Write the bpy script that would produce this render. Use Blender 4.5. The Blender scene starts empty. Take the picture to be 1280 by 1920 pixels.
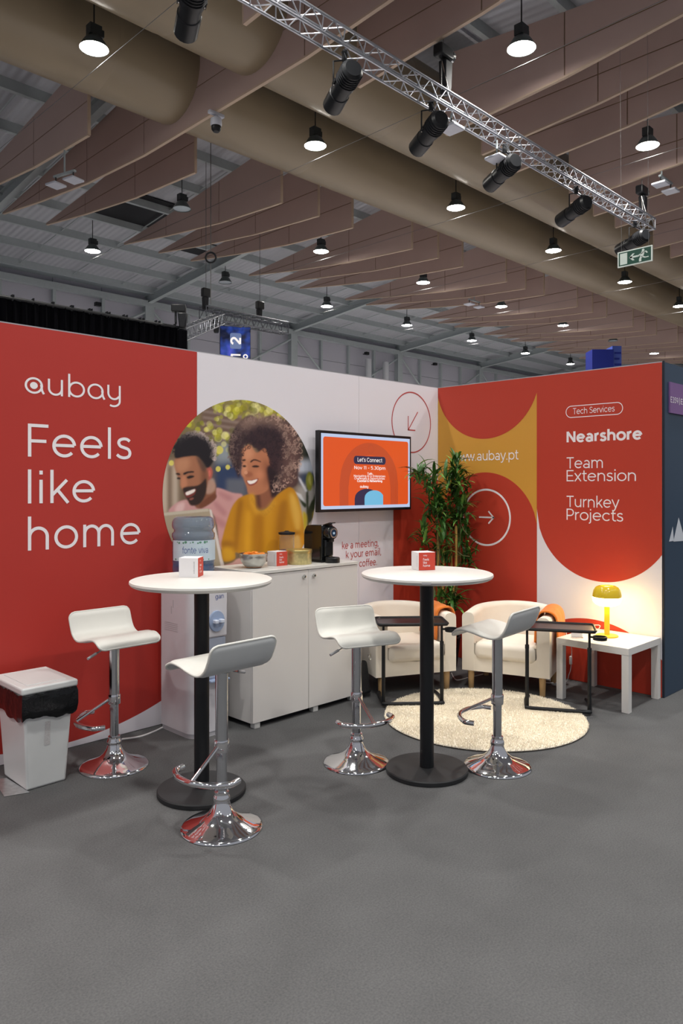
import bpy, bmesh, math, random
import numpy as np
from mathutils import Vector, Matrix

scene = bpy.context.scene
COL = scene.collection
random.seed(7)

# ------------------------------------------------------------------ camera
F = 1400.0                       # focal length in pixels of the 1280x1920 frame
HOR = 912.0                      # pixel row of the horizon (camera is level, lens shifted)
CAM = Vector((-5.62, -4.335, 1.575))
S2 = math.sqrt(0.5)
cam_data = bpy.data.cameras.new('camera')
cam_data.sensor_fit = 'HORIZONTAL'
cam_data.sensor_width = 36.0
cam_data.lens = 36.0 * F / 1280.0
cam_data.shift_y = -(960.0 - HOR) / 1280.0
cam_data.clip_end = 300
cam = bpy.data.objects.new('camera', cam_data)
cam.location = CAM
cam.rotation_euler = (math.radians(90), 0, math.radians(-45))
COL.objects.link(cam)
scene.camera = cam

# ------------------------------------------------------------------ world, exposure
WORLD_STRENGTH = 0.33
LAMP_STRENGTH = 60.0      # visible discs
LAMP_WATTS = 1040.0         # light thrown by each high-bay lamp
scene.view_settings.view_transform = 'Standard'
scene.view_settings.look = 'None'
scene.view_settings.exposure = 0.0
scene.view_settings.gamma = 1.0
scene.view_settings.use_curve_mapping = False
world = bpy.data.worlds.new('hall_ambient')
world.use_nodes = True
bg = world.node_tree.nodes['Background']
bg.inputs['Color'].default_value = (0.90, 0.92, 1.0, 1)
bg.inputs['Strength'].default_value = WORLD_STRENGTH
scene.world = world

# ------------------------------------------------------------------ pixel -> place
def c2w(cx, cy, z=0.0):
    """camera-right / camera-forward metres -> world"""
    return Vector((CAM.x + S2 * (cx + cy), CAM.y + S2 * (cy - cx), z))
def PZ(px, py, z=0.0):
    """pixel on the horizontal plane at height z"""
    cy = F * (CAM.z - z) / (py - HOR)
    return c2w((px - 640) / F * cy, cy, z)
def PD(px, py, cy):
    """pixel at depth cy"""
    return c2w((px - 640) / F * cy, cy, CAM.z + (HOR - py) / F * cy)
def LW(px, py, Y=0.0):
    """pixel on a plane parallel to the left wall -> (X, z, depth)"""
    r = (px - 640) / F
    cy = ((Y - CAM.y) / S2) / (1 - r)
    return CAM.x + S2 * cy * (1 + r), CAM.z + (HOR - py) / F * cy, cy
def RW(px, py, X=0.0):
    """pixel on a plane parallel to the right wall -> (Y, z, depth)"""
    r = (px - 640) / F
    cy = ((X - CAM.x) / S2) / (1 + r)
    return CAM.y + S2 * cy * (1 - r), CAM.z + (HOR - py) / F * cy, cy
def camdir(cx, cy):
    """horizontal direction given in camera-right/forward -> world angle"""
    v = Vector((S2 * (cx + cy), S2 * (cy - cx)))
    return math.atan2(v.y, v.x)

# ------------------------------------------------------------------ materials
MATS = {}
def mat(name, col, rough=0.6, metal=0.0, var=0.06, scale=12.0, bump=0.0, bscale=200.0,
        emit=None, trans=0.0, ior=1.45, coat=0.0, sheen=0.0, spec=0.5, alpha=1.0):
    if name in MATS: return MATS[name]
    m = bpy.data.materials.new(name); m.use_nodes = True
    nt = m.node_tree; b = nt.nodes['Principled BSDF']
    c4 = (col[0], col[1], col[2], 1)
    if var > 0:
        tc = nt.nodes.new('ShaderNodeTexCoord')
        n = nt.nodes.new('ShaderNodeTexNoise'); n.inputs['Scale'].default_value = scale
        n.inputs['Detail'].default_value = 4
        mx = nt.nodes.new('ShaderNodeMix'); mx.data_type = 'RGBA'
        mx.inputs[6].default_value = tuple(max(0, c * (1 - var)) for c in col) + (1,)
        mx.inputs[7].default_value = tuple(min(1, c * (1 + var)) for c in col) + (1,)
        nt.links.new(tc.outputs['Object'], n.inputs['Vector'])
        nt.links.new(n.outputs['Fac'], mx.inputs[0])
        nt.links.new(mx.outputs[2], b.inputs['Base Color'])
    else:
        b.inputs['Base Color'].default_value = c4
    b.inputs['Roughness'].default_value = rough
    b.inputs['Metallic'].default_value = metal
    b.inputs['IOR'].default_value = ior
    b.inputs['Specular IOR Level'].default_value = spec
    b.inputs['Transmission Weight'].default_value = trans
    b.inputs['Coat Weight'].default_value = coat
    b.inputs['Sheen Weight'].default_value = sheen
    b.inputs['Alpha'].default_value = alpha
    if emit:
        b.inputs['Emission Color'].default_value = tuple(emit[:3]) + (1,)
        b.inputs['Emission Strength'].default_value = emit[3]
    if bump > 0:
        tc2 = nt.nodes.new('ShaderNodeTexCoord')
        n2 = nt.nodes.new('ShaderNodeTexNoise'); n2.inputs['Scale'].default_value = bscale
        n2.inputs['Detail'].default_value = 3
        bp = nt.nodes.new('ShaderNodeBump'); bp.inputs['Strength'].default_value = bump
        bp.inputs['Distance'].default_value = 0.01
        nt.links.new(tc2.outputs['Object'], n2.inputs['Vector'])
        nt.links.new(n2.outputs['Fac'], bp.inputs['Height'])
        nt.links.new(bp.outputs['Normal'], b.inputs['Normal'])
    MATS[name] = m
    return m

# ------------------------------------------------------------------ mesh builder
class MB:
    def __init__(s): s.v = []; s.f = []
    def add(s, vs, fs):
        o = len(s.v); s.v += [tuple(v) for v in vs]; s.f += [tuple(i + o for i in f) for f in fs]; return s
    def box(s, x0, x1, y0, y1, z0, z1):
        return s.add([(x0,y0,z0),(x1,y0,z0),(x1,y1,z0),(x0,y1,z0),(x0,y0,z1),(x1,y0,z1),(x1,y1,z1),(x0,y1,z1)],
                     [(0,3,2,1),(4,5,6,7),(0,1,5,4),(1,2,6,5),(2,3,7,6),(3,0,4,7)])
    def taper(s, b, t, z0, z1):
        (x0,x1,y0,y1) = b; (a0,a1,c0,c1) = t
        return s.add([(x0,y0,z0),(x1,y0,z0),(x1,y1,z0),(x0,y1,z0),(a0,c0,z1),(a1,c0,z1),(a1,c1,z1),(a0,c1,z1)],
                     [(0,3,2,1),(4,5,6,7),(0,1,5,4),(1,2,6,5),(2,3,7,6),(3,0,4,7)])
    def lathe(s, prof, n=32, c=(0,0,0), caps=True):
        vs = []; fs = []; k = len(prof)
        for i in range(n):
            a = 2 * math.pi * i / n
            for r, z in prof: vs.append((c[0] + r * math.cos(a), c[1] + r * math.sin(a), c[2] + z))
        for i in range(n):
            j = (i + 1) % n
            for q in range(k - 1): fs.append((i*k+q, j*k+q, j*k+q+1, i*k+q+1))
        if caps:
            if prof[0][0] > 1e-6: fs.append(tuple(i*k for i in range(n))[::-1])
            if prof[-1][0] > 1e-6: fs.append(tuple(i*k+k-1 for i in range(n)))
        return s.add(vs, fs)
    def tube(s, pts, r, n=8, closed=False, caps=True):
        P = [Vector(p) for p in pts]; m = len(P)
        rr = r if isinstance(r, (list, tuple)) else [r] * m
        T = []
        for i in range(m):
            if closed: t = P[(i+1) % m] - P[i-1]
            else: t = P[min(i+1, m-1)] - P[max(i-1, 0)]
            T.append(t.normalized() if t.length > 1e-9 else Vector((0,0,1)))
        up = Vector((0,0,1)) if abs(T[0].z) < .9 else Vector((1,0,0))
        N = (up - T[0] * up.dot(T[0])).normalized()
        vs = []; fs = []
        for i in range(m):
            N = (N - T[i] * N.dot(T[i]))
            N = N.normalized() if N.length > 1e-6 else T[i].orthogonal().normalized()
            B = T[i].cross(N)
            for k in range(n):
                a = 2 * math.pi * k / n
                vs.append(P[i] + (N * math.cos(a) + B * math.sin(a)) * rr[i])
        for i in range(m if closed else m - 1):
            j = (i + 1) % m
            for k in range(n):
                k2 = (k + 1) % n
                fs.append((i*n+k, i*n+k2, j*n+k2, j*n+k))
        if caps and not closed:
            fs.append(tuple(range(n))[::-1]); fs.append(tuple((m-1)*n + k for k in range(n)))
        return s.add(vs, fs)
    def prism(s, pts, vec):
        n = len(pts); v = Vector(vec)
        vs = [Vector(p) for p in pts] + [Vector(p) + v for p in pts]
        fs = [tuple(range(n))[::-1], tuple(range(n, 2*n))]
        for i in range(n):
            j = (i+1) % n; fs.append((i, j, j+n, i+n))
        return s.add(vs, fs)
    def grid(s, rows, closed_u=False):
        m = len(rows); n = len(rows[0]); vs = [p for r in rows for p in r]; fs = []
        for i in range(m-1):
            for j in range(n if closed_u else n-1):
                j2 = (j+1) % n
                fs.append((i*n+j, i*n+j2, (i+1)*n+j2, (i+1)*n+j))
        return s.add(vs, fs)
    def map(s, fn):
        s.v = [tuple(fn(*v)) for v in s.v]; return s
    def mesh(s, name, m=None, smooth=True, angle=38):
        me = bpy.data.meshes.new(name)
        me.from_pydata([tuple(v) for v in s.v], [], s.f)
        bm = bmesh.new(); bm.from_mesh(me)
        bmesh.ops.recalc_face_normals(bm, faces=bm.faces[:]); bm.to_mesh(me); bm.free()
        if m: me.materials.append(m)
        if smooth:
            me.polygons.foreach_set('use_smooth', [True] * len(me.polygons))
            me.set_sharp_from_angle(angle=math.radians(angle))
        me.update(); return me
    def build(s, name, m=None, parent=None, smooth=True, angle=38, bevel=0, seg=2, subsurf=0):
        o = bpy.data.objects.new(name, s.mesh(name, m, smooth, angle)); COL.objects.link(o)
        if parent: o.parent = parent
        if bevel:
            b = o.modifiers.new('bevel', 'BEVEL'); b.width = bevel; b.segments = seg; b.limit_method = 'ANGLE'
            b.angle_limit = math.radians(40)
        if subsurf:
            q = o.modifiers.new('sub', 'SUBSURF'); q.levels = subsurf; q.render_levels = subsurf
        return o

def obj_of(mesh, name, parent=None, loc=None, rotz=0):
    o = bpy.data.objects.new(name, mesh); COL.objects.link(o)
    if parent: o.parent = parent
    if loc is not None: o.location = loc
    if rotz: o.rotation_euler.z = rotz
    return o
def tag(o, label=None, cat=None, group=None, kind=None):
    if label: o['label'] = label
    if cat: o['category'] = cat
    if group: o['group'] = group
    if kind: o['kind'] = kind
    return o
def thing(name, label, cat, loc=(0,0,0), rotz=0.0, group=None):
    o = bpy.data.objects.new(name, None); COL.objects.link(o)
    o.location = loc; o.rotation_euler = (0, 0, rotz); o.empty_display_size = .1
    return tag(o, label, cat, group)
def struct(name, loc=(0,0,0)):
    o = bpy.data.objects.new(name, None); COL.objects.link(o); o.location = loc
    return tag(o, kind='structure')
def copy_tree(o, parent=None, **kw):
    c = o.copy(); COL.objects.link(c)
    if parent: c.parent = parent
    for ch in [x for x in bpy.data.objects if x.parent == o]: copy_tree(ch, c)
    return c
ORD = ['first','second','third','fourth','fifth','sixth','seventh','eighth','ninth','tenth','eleventh','twelfth',
       'thirteenth','fourteenth','fifteenth','sixteenth','seventeenth','eighteenth','nineteenth','twentieth',
       'twenty-first','twenty-second','twenty-third','twenty-fourth','twenty-fifth','twenty-sixth','twenty-seventh','twenty-eighth','twenty-ninth','thirtieth']

def catmull(pts, n=6):
    P = [Vector(p) for p in pts]; out = []
    for i in range(len(P)-1):
        p0 = P[max(i-1,0)]; p1 = P[i]; p2 = P[i+1]; p3 = P[min(i+2,len(P)-1)]
        for k in range(n):
            t = k / n
            out.append(0.5*((2*p1)+(p2-p0)*t+(2*p0-5*p1+4*p2-p3)*t*t+(3*p1-p0-3*p2+p3)*t*t*t))
    out.append(P[-1]); return out

# ------------------------------------------------------------------ stroke lettering
def AR(cx, cy, rx, ry, a0, a1, n=None):
    n = n or max(6, int(abs(a1-a0)/11))
    return [(cx + rx*math.cos(math.radians(a0+(a1-a0)*i/n)), cy + ry*math.sin(math.radians(a0+(a1-a0)*i/n))) for i in range(n+1)]
def SP(pts, n=5): return [(p.x, p.y) for p in catmull([(a, b, 0) for a, b in pts], n)]
_s = SP([(.49,.60),(.41,.66),(.29,.675),(.16,.63),(.12,.53),(.18,.43),(.30,.385),(.44,.33),(.50,.21),(.45,.09),(.31,.045),(.16,.075),(.06,.15)])
GL = {
 ' ': (.34, []), '.': (.26, [[(.13,0),(.13,.12)]]), ',': (.26, [[(.15,.12),(.08,-.13)]]), "'": (.2, [[(.1,.74),(.1,1)]]),
 ':': (.26, [[(.13,0),(.13,.12)],[(.13,.5),(.13,.62)]]), '-': (.46, [[(.06,.4),(.40,.4)]]), '|': (.4, [[(.2,-.2),(.2,1.15)]]),
 'a': (.72, [[(.59,0),(.59,.46)], AR(.36,.45,.23,.22,0,145), AR(.34,.205,.24,.16,0,360)]),
 'b': (.83, [[(.13,0),(.13,1.03)], AR(.44,.36,.31,.31,0,360)]),
 'c': (.72, [AR(.40,.36,.31,.31,42,318)]),
 'd': (.83, [[(.70,0),(.70,1.03)], AR(.39,.36,.31,.31,0,360)]),
 'e': (.79, [[(.10,.375),(.70,.375)], AR(.40,.36,.31,.31,3,318)]),
 'f': (.42, [[(.20,0),(.20,.80)] + AR(.38,.80,.18,.19,180,75), [(.04,.67),(.42,.67)]]),
 'g': (.82, [AR(.39,.37,.30,.30,0,360), [(.69,.72),(.69,.02)] + AR(.40,.02,.29,.25,0,-140)]),
 'h': (.78, [[(.13,0),(.13,1.03)], AR(.39,.41,.26,.26,180,0) + [(.65,0)]]),
 'i': (.28, [[(.14,0),(.14,.72)],[(.14,.88),(.14,1.0)]]),
 'j': (.28, [[(.14,.72),(.14,-.08)] + AR(-.02,-.08,.16,.15,0,-85),[(.14,.88),(.14,1.0)]]),
 'k': (.66, [[(.13,0),(.13,1.03)],[(.13,.24),(.58,.72)],[(.29,.42),(.62,0)]]),
 'l': (.28, [[(.14,0),(.14,1.03)]]),
 'm': (1.22,[[(.13,0),(.13,.72)], AR(.36,.43,.23,.24,180,0)+[(.59,0)], AR(.82,.43,.23,.24,180,0)+[(1.05,0)]]),
 'n': (.78, [[(.13,0),(.13,.72)], AR(.39,.41,.26,.26,180,0) + [(.65,0)]]),
 'o': (.80, [AR(.40,.36,.32,.315,0,360)]),
 'p': (.83, [[(.13,-.27),(.13,.72)], AR(.44,.36,.31,.31,0,360)]),
 'r': (.46, [[(.13,0),(.13,.72)], AR(.40,.40,.27,.275,180,85)]),
 's': (.58, [_s]),
 't': (.46, [[(.20,.94),(.20,.2)] + AR(.37,.2,.17,.155,180,295), [(.04,.67),(.42,.67)]]),
 'u': (.78, [[(.13,.72),(.13,.31)] + AR(.39,.31,.26,.265,180,360), [(.65,0),(.65,.72)]]),
 'v': (.66, [[(.04,.72),(.33,.0)],[(.33,.0),(.62,.72)]]),
 'w': (.98, [[(.04,.72),(.27,0)],[(.27,0),(.49,.70)],[(.49,.70),(.71,0)],[(.71,0),(.94,.72)]]),
 'x': (.64, [[(.05,.72),(.58,0)],[(.58,.72),(.05,0)]]),
 'y': (.68, [[(.04,.72),(.35,.02)],[(.64,.72),(.33,-.05)] + SP([(.33,-.05),(.25,-.2),(.15,-.235),(.05,-.21)],3)]),
 'A': (.84, [[(.04,0),(.42,1)],[(.42,1),(.80,0)],[(.18,.3),(.66,.3)]]),
 'C': (.92, [AR(.50,.5,.43,.455,42,318)]),
 'E': (.76, [[(.14,0),(.14,1)],[(.14,.95),(.70,.95)],[(.14,.5),(.64,.5)],[(.14,.05),(.71,.05)]]),
 'F': (.70, [[(.14,0),(.14,1)],[(.14,.95),(.68,.95)],[(.14,.48),(.62,.48)]]),
 'I': (.30, [[(.15,0),(.15,1)]]),
 'L': (.64, [[(.14,0),(.14,1)],[(.14,.05),(.60,.05)]]),
 'N': (.92, [[(.14,0),(.14,1)],[(.14,.97),(.78,.03)],[(.78,0),(.78,1)]]),
 'O': (1.0, [AR(.50,.5,.44,.455,0,360)]),
 'P': (.76, [[(.14,0),(.14,1)],[(.14,.95),(.42,.95)] + AR(.42,.67,.27,.28,90,-90) + [(.14,.39)]]),
 'S': (.74, [SP([(.62,.82),(.50,.92),(.35,.955),(.20,.90),(.13,.76),(.20,.61),(.37,.53),(.55,.45),(.64,.28),(.56,.11),(.38,.045),(.20,.08),(.07,.18)])]),
 'T': (.74, [[(.37,0),(.37,1)],[(.03,.95),(.71,.95)]]),
 '&': (.86, [SP([(.80,.0),(.50,.36),(.24,.66),(.24,.86),(.38,.955),(.52,.86),(.50,.70),(.26,.50),(.12,.30),(.16,.1),(.36,.045),(.58,.12),(.74,.42)])]),
 '0': (.80, [AR(.40,.5,.32,.455,0,360)]),
 '1': (.44, [[(.08,.84),(.25,.97)],[(.26,0),(.26,1)]]),
 '2': (.72, [AR(.34,.68,.26,.275,165,-35) + [(.10,.05)], [(.08,.05),(.64,.05)]]),
 '3': (.72, [AR(.32,.72,.24,.235,145,-90), AR(.32,.265,.28,.225,90,-145)]),
 '5': (.72, [[(.60,.95),(.16,.95)],[(.17,.97),(.13,.52)], AR(.33,.33,.28,.285,130,-140)]),
 '9': (.76, [AR(.38,.67,.28,.285,0,360), [(.66,.67)] + AR(.30,.62,.36,.575,0,-75)]),
}
GL['TAILA'] = (.80, [AR(.38,.36,.31,.31,0,360), [(.66,.42),(.70,.16),(.77,.02)]])
GL['TAILY'] = (.76, [[(.10,.72),(.10,.36)] + AR(.36,.36,.26,.28,180,330), [(.62,.72),(.62,0)] + AR(.34,.0,.28,.25,0,-125)])
def ribbon(mb, pts, w):
    P = []
    for p in pts:
        q = Vector((p[0], p[1]))
        if not P or (q - P[-1]).length > 1e-5: P.append(q)
    closed = len(P) > 4 and (P[0] - P[-1]).length < 1e-3
    n = len(P); vs = []; fs = []
    for i in range(n):
        if closed:
            a = P[i] - P[i-1] if i > 0 else P[0] - P[n-2]
            b = P[i+1] - P[i] if i < n-1 else P[1] - P[0]
        else:
            a = P[i] - P[i-1] if i > 0 else P[1] - P[0]
            b = P[i+1] - P[i] if i < n-1 else a
        a = a.normalized(); b = b.normalized()
        t = a + b; t = t.normalized() if t.length > 1e-6 else a
        nn = Vector((-t.y, t.x)); c = max(.72, nn.dot(Vector((-a.y, a.x))))
        vs += [(P[i].x + nn.x*w/2/c, P[i].y + nn.y*w/2/c, 0), (P[i].x - nn.x*w/2/c, P[i].y - nn.y*w/2/c, 0)]
    for i in range(n-1): fs.append((2*i, 2*i+1, 2*i+3, 2*i+2))
    mb.add(vs, fs)
def text_mb(chars, weight=.1, track=0.0):
    mb = MB(); x = 0
    for ch in chars:
        adv, st = GL[ch]
        for s in st:
            k0 = len(mb.v); ribbon(mb, [(p[0] + x, p[1]) for p in s], weight)
            lay = text_mb.n % 9; text_mb.n += 1               # neighbouring strokes never lie in one plane
            mb.v[k0:] = [(v[0], v[1], lay * .00007) for v in mb.v[k0:]]
        x += adv + track
    us = [v[0] for v in mb.v]
    return mb, min(us), max(us)
text_mb.n = 0
def fit_text(chars, u0, u1, v0, cap, weight, track=0.0):
    """lettering laid out flat with u running u0..u1, baseline v0, cap height cap"""
    mb, a, b = text_mb(chars, weight, track)
    k = (u1 - u0) / (b - a)
    return mb.map(lambda x, y, z: (u0 + (x - a) * k, v0 + y * cap, z))
def on_left(mb, off=.004):  return mb.map(lambda u, v, w: (u, -off - w, v))
def on_right(mb, off=.004): return mb.map(lambda u, v, w: (-off - w, u, v))
def strip(u0, u1, lo, hi, n=40):
    mb = MB(); rows = []
    for i in range(n+1):
        u = u0 + (u1-u0)*i/n
        a, b = lo(u), hi(u)
        rows.append([(u, a, 0), (u, max(a, b), 0)])
    return mb.grid(rows)
def ring2d(cu, cv, r, w, n=72):
    mb = MB(); ribbon(mb, AR(cu, cv, r, r, 0, 360, n), w); return mb
def disc2d(cu, cv, r, n=64, ry=None):
    return MB().add([(cu + r*math.cos(2*math.pi*i/n), cv + (ry or r)*math.sin(2*math.pi*i/n), 0) for i in range(n)], [tuple(range(n))])
def rrect2d(u0, u1, v0, v1, r, n=8, ribbon_w=None):
    pts = AR(u1-r, v1-r, r, r, 0, 90, n) + AR(u0+r, v1-r, r, r, 90, 180, n) + AR(u0+r, v0+r, r, r, 180, 270, n) + AR(u1-r, v0+r, r, r, 270, 360, n)
    mb = MB()
    if ribbon_w: ribbon(mb, pts + [pts[0]], ribbon_w)
    else: mb.add([(p[0], p[1], 0) for p in pts], [tuple(range(len(pts)))])
    return mb
# ================================================================== STRUCTURE: floor and booth walls
M_floor = mat('grey_carpet', (.104, .105, .108), rough=.95, var=.22, scale=3.0, bump=.35, bscale=420, spec=.15)
def carpet_detail(m):
    nt = m.node_tree; b = nt.nodes['Principled BSDF']
    src = b.inputs['Base Color'].links[0].from_socket
    tc = nt.nodes.new('ShaderNodeTexCoord')
    n = nt.nodes.new('ShaderNodeTexNoise'); n.inputs['Scale'].default_value = 130; n.inputs['Detail'].default_value = 3
    mp = nt.nodes.new('ShaderNodeMapRange'); mp.inputs[1].default_value = .3; mp.inputs[2].default_value = .7
    mp.inputs[3].default_value = .82; mp.inputs[4].default_value = 1.16
    mx = nt.nodes.new('ShaderNodeMix'); mx.data_type = 'RGBA'; mx.blend_type = 'MULTIPLY'; mx.inputs[0].default_value = 1
    nt.links.new(tc.outputs['Object'], n.inputs['Vector']); nt.links.new(n.outputs['Fac'], mp.inputs[0])
    nt.links.new(src, mx.inputs[6]); nt.links.new(mp.outputs[0], mx.inputs[7]); nt.links.new(mx.outputs[2], b.inputs['Base Color'])
carpet_detail(M_floor)
fl = MB().box(-40, 70, -40, .12, -.1, 0).build('floor', M_floor, smooth=False)
fl2 = MB().box(-40, 70, .12, 40, -.1, 0).build('floor', mat('pale_bounce_floor', (.52, .49, .50), rough=.6, var=.08, scale=.6), smooth=False)  # unseen hall floor, made pale to bounce lamp light up to the ceiling
tag(fl2, kind='structure')
tag(fl, kind='structure')

M_white = mat('wall_print_white', (.80, .775, .83), rough=.55, var=.015, scale=4)
M_red = mat('wall_print_red', (.46, .035, .026), rough=.5, var=.03, scale=3)
M_red2 = mat('wall_print_orange_red', (.50, .045, .022), rough=.5, var=.03, scale=3)
M_yel = mat('wall_print_amber', (.66, .33, .045), rough=.5, var=.03, scale=3)
M_letter = mat('white_print', (.90, .86, .89), rough=.5, var=.01)
M_redline = mat('red_line_print', (.48, .07, .07), rough=.5, var=.02)
M_frame = mat('aluminium_frame', (.55, .55, .57), rough=.35, metal=.8, var=.03)
M_navy = mat('navy_panel', (.026, .052, .092), rough=.42, var=.10, scale=1.2)
M_navyd = mat('navy_edge', (.010, .014, .026), rough=.5, var=.05)
M_black = mat('black_plastic', (.010, .011, .013), rough=.38, var=.05)
M_dark = mat('matt_black', (.008, .009, .012), rough=.6, var=.05)

H = 2.5
wl = struct('wall_left')
for (a, b, m) in ((-7.2, -5.66, M_red), (-5.66, -4.3, M_red), (-4.3, -2.69, M_red), (-2.69, -1.08, M_white), (-1.08, 0, M_white)):
    MB().box(a + .0012, b - .0012, 0, .04, .004, H).build('wall_panel', m, wl, smooth=False)
MB().box(-7.2, 0, .005, .035, H, H + .008).build('top_rail', M_frame, wl, smooth=False)
MB().box(-7.2, 0, .036, .075, .0, H - .02).build('backing', M_dark, wl, smooth=False)

def left_print(mb, m, off, name='printed_shape'):
    return on_left(mb, off).build(name, m, wl, smooth=False)
# white below the big red disc
Rb, xb, zb = 2.0, -3.66, 2.035
left_print(strip(-5.66, -2.69, lambda u: .004, lambda u: max(.004, zb - math.sqrt(max(0, Rb*Rb - (u-xb)**2))), 90), M_white, .0012)
# red strip that runs on behind the photograph to x = -2.69 is the red panel itself
# red arch by the corner
xr0 = LW(737, 900)[0]
left_print(strip(xr0, -.002, lambda u: .004, lambda u: 1.50 + .20*math.sqrt(max(0, 1 - ((u + .32)/.42)**2))), M_red2, .0012)
# outlined circle with arrow
cx_, cz_, cd_ = LW(771.5, 792)
left_print(ring2d(cx_, cz_, .272, .011), M_redline, .0014, 'circle_outline')
ar = MB()
p = lambda a, b: (cx_ + a, cz_ + b)
ribbon(ar, [p(.085, .10), p(-.045, -.065)], .010); ribbon(ar, [p(-.05, .055), p(-.05, -.075)], .010); ribbon(ar, [p(-.055, -.07), p(.05, -.07)], .010)
left_print(ar, M_redline, .0014, 'arrow')

def ltext(chars, pxl, pxr, pyb, cap_px, weight, m, track=0.0, off=.0016):
    X0, z0, d0 = LW(pxl, pyb); X1 = LW(pxr, pyb)[0]
    return left_print(fit_text(chars, X0, X1, z0, cap_px * d0 / F, weight, track), m, off, 'lettering')
lt = ltext(['TAILA', 'u', 'b', 'TAILA', 'TAILY'], 46, 226, 737, 44, .088, M_letter, .04)
lt.name = 'logo_lettering'
_mb, _a, _b = text_mb(['TAILA', 'u', 'b', 'TAILA', 'TAILY'], .088, .04)
_X0, _z0, _d0 = LW(46, 737); _X1 = LW(226, 737)[0]; _k = (_X1-_X0)/(_b-_a); _cap = 44*_d0/F
left_print(disc2d(_X0 + (.38-_a)*_k, _z0 + .36*_cap, .15*_k, 40, .15*_cap), M_letter, .0016, 'logo_dot')
ltext('Feels', 52, 246, 856, 62, .098, M_letter, .05)
ltext('like', 52, 178, 944, 62, .098, M_letter, .05)
ltext('home', 52, 263, 1032.5, 62, .098, M_letter, .05)
ltext('ke a meeting,', 641, 709, 1029.5, 13.5, .115, M_redline, .02)
ltext('k your email,', 648, 714, 1046.5, 13.5, .115, M_redline, .02)
ltext('coffee.', 673, 706, 1063, 13.5, .115, M_redline, .02)

# ---- the printed photograph (two people at a table), painted on a fine flat grid
PH, PW = 698, 640                                  # raster: crop coordinates / 2
img = np.zeros((PH, PW, 3), np.float32)
YY, XX = np.mgrid[0:PH, 0:PW].astype(np.float32)
YY *= 2; XX *= 2
def boxblur(a, r):
    if r < 1: return a
    r = int(r)
    for ax in (0, 1):
        p = np.pad(a, [(r+1, r) if i == ax else (0, 0) for i in range(a.ndim)], mode='edge')
        c = np.cumsum(p, axis=ax, dtype=np.float64); n = a.shape[ax]
        hi = np.take(c, range(2*r+1, 2*r+1+n), axis=ax); lo = np.take(c, range(0, n), axis=ax)
        a = ((hi - lo) / (2*r+1)).astype(np.float32)
    return a
def pmask(poly, soft=2, smooth=True):
    if smooth:
        cl = list(poly); n = len(cl)
        ext = [cl[-1]] + cl + [cl[0], cl[1]]
        P = [Vector((a, b)) for a, b in ext]; out = []
        for i in range(1, n+1):
            p0, p1, p2, p3 = P[i-1], P[i], P[i+1], P[(i+2) if i+2 < len(P) else -1]
            for k in range(5):
                t = k/5
                out.append(.5*((2*p1)+(p2-p0)*t+(2*p0-5*p1+4*p2-p3)*t*t+(3*p1-p0-3*p2+p3)*t*t*t))
        poly = [(q.x, q.y) for q in out]
    m = np.zeros((PH, PW), bool); n = len(poly)
    for i in range(n):
        x1, y1 = poly[i]; x2, y2 = poly[(i+1) % n]
        if abs(y1-y2) < 1e-6: continue
        cond = ((YY >= min(y1, y2)) & (YY < max(y1, y2)))
        m ^= cond & (XX < (x2-x1)*(YY-y1)/(y2-y1)+x1)
    m = m.astype(np.float32)
    if soft > 0: m = boxblur(boxblur(m, soft/2), soft/2)
    return m
def S(r, g, b):
    return np.array([((c/255)/12.92 if c/255 <= .04045 else ((c/255+.055)/1.055)**2.4) for c in (r, g, b)], np.float32)
def comp(m, col, a=1.0):
    global img
    m = (m * a)[..., None]
    img = img * (1-m) + np.asarray(col, np.float32) * m
def blob(x, y, rx, ry, col, a=1.0, soft=1.0):
    d = ((XX-x)/rx)**2 + ((YY-y)/ry)**2
    comp(np.clip((1-d)*3/soft, 0, 1), col, a)
rg = random.Random(3)
comp(np.ones((PH, PW), np.float32), S(120, 104, 84))
comp(pmask([(0,0),(1280,0),(1280,330),(0,330)], 80, False), S(150,140,80), .8)
comp(pmask([(330,200),(430,140),(640,200),(640,360),(500,420),(330,380)], 16, False), S(120,98,86))
for k in range(5): comp(pmask([(350,190+k*44),(640,230+k*46),(640,250+k*46),(350,206+k*44)], 6, False), S(165,148,138), .6)
comp(pmask([(900,200),(1200,300),(1200,580),(980,560)], 40, False), S(40,52,44))
comp(pmask([(430,560),(660,540),(680,830),(430,800)], 26, False), S(52,70,104))
comp(pmask([(520,690),(660,690),(660,820),(520,810)], 14, False), S(120,122,128), .7)
comp(pmask([(440,440),(640,420),(640,560),(440,580)], 26, False), S(150,160,168), .9)
comp(pmask([(0,560),(170,560),(170,960),(0,960)], 20, False), S(176,156,136))
for x0, w, c in ((95, 26, (112,92,78)), (140, 20, (205,192,178)), (60, 22, (210,196,180))): comp(pmask([(x0,600),(x0+w,600),(x0+w,940),(x0,940)], 12, False), S(*c), .8)
comp(pmask([(1020,560),(1210,540),(1210,660),(1020,660)], 18, False), S(196,202,214))
comp(pmask([(1040,650),(1210,640),(1210,740),(1040,740)], 14, False), S(70,82,104))
comp(pmask([(1030,740),(1210,740),(1210,1100),(1060,1100)], 22, False), S(176,170,166))
for k in range(170):
    t = rg.random()
    if t < .62: x, y = rg.uniform(430, 960), rg.uniform(100, 260)
    elif t < .85: x, y = rg.uniform(230, 480), rg.uniform(230, 420)
    else: x, y = rg.uniform(430, 640), rg.uniform(330, 520)
    r = rg.uniform(12, 30); c = rg.choice([(196,196,60), (226,220,110), (150,150,40), (176,168,30), (110,112,50), (236,232,160)])
    blob(x, y, r, r*1.1, S(*c), rg.uniform(.25, .7), 1.2)
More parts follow.
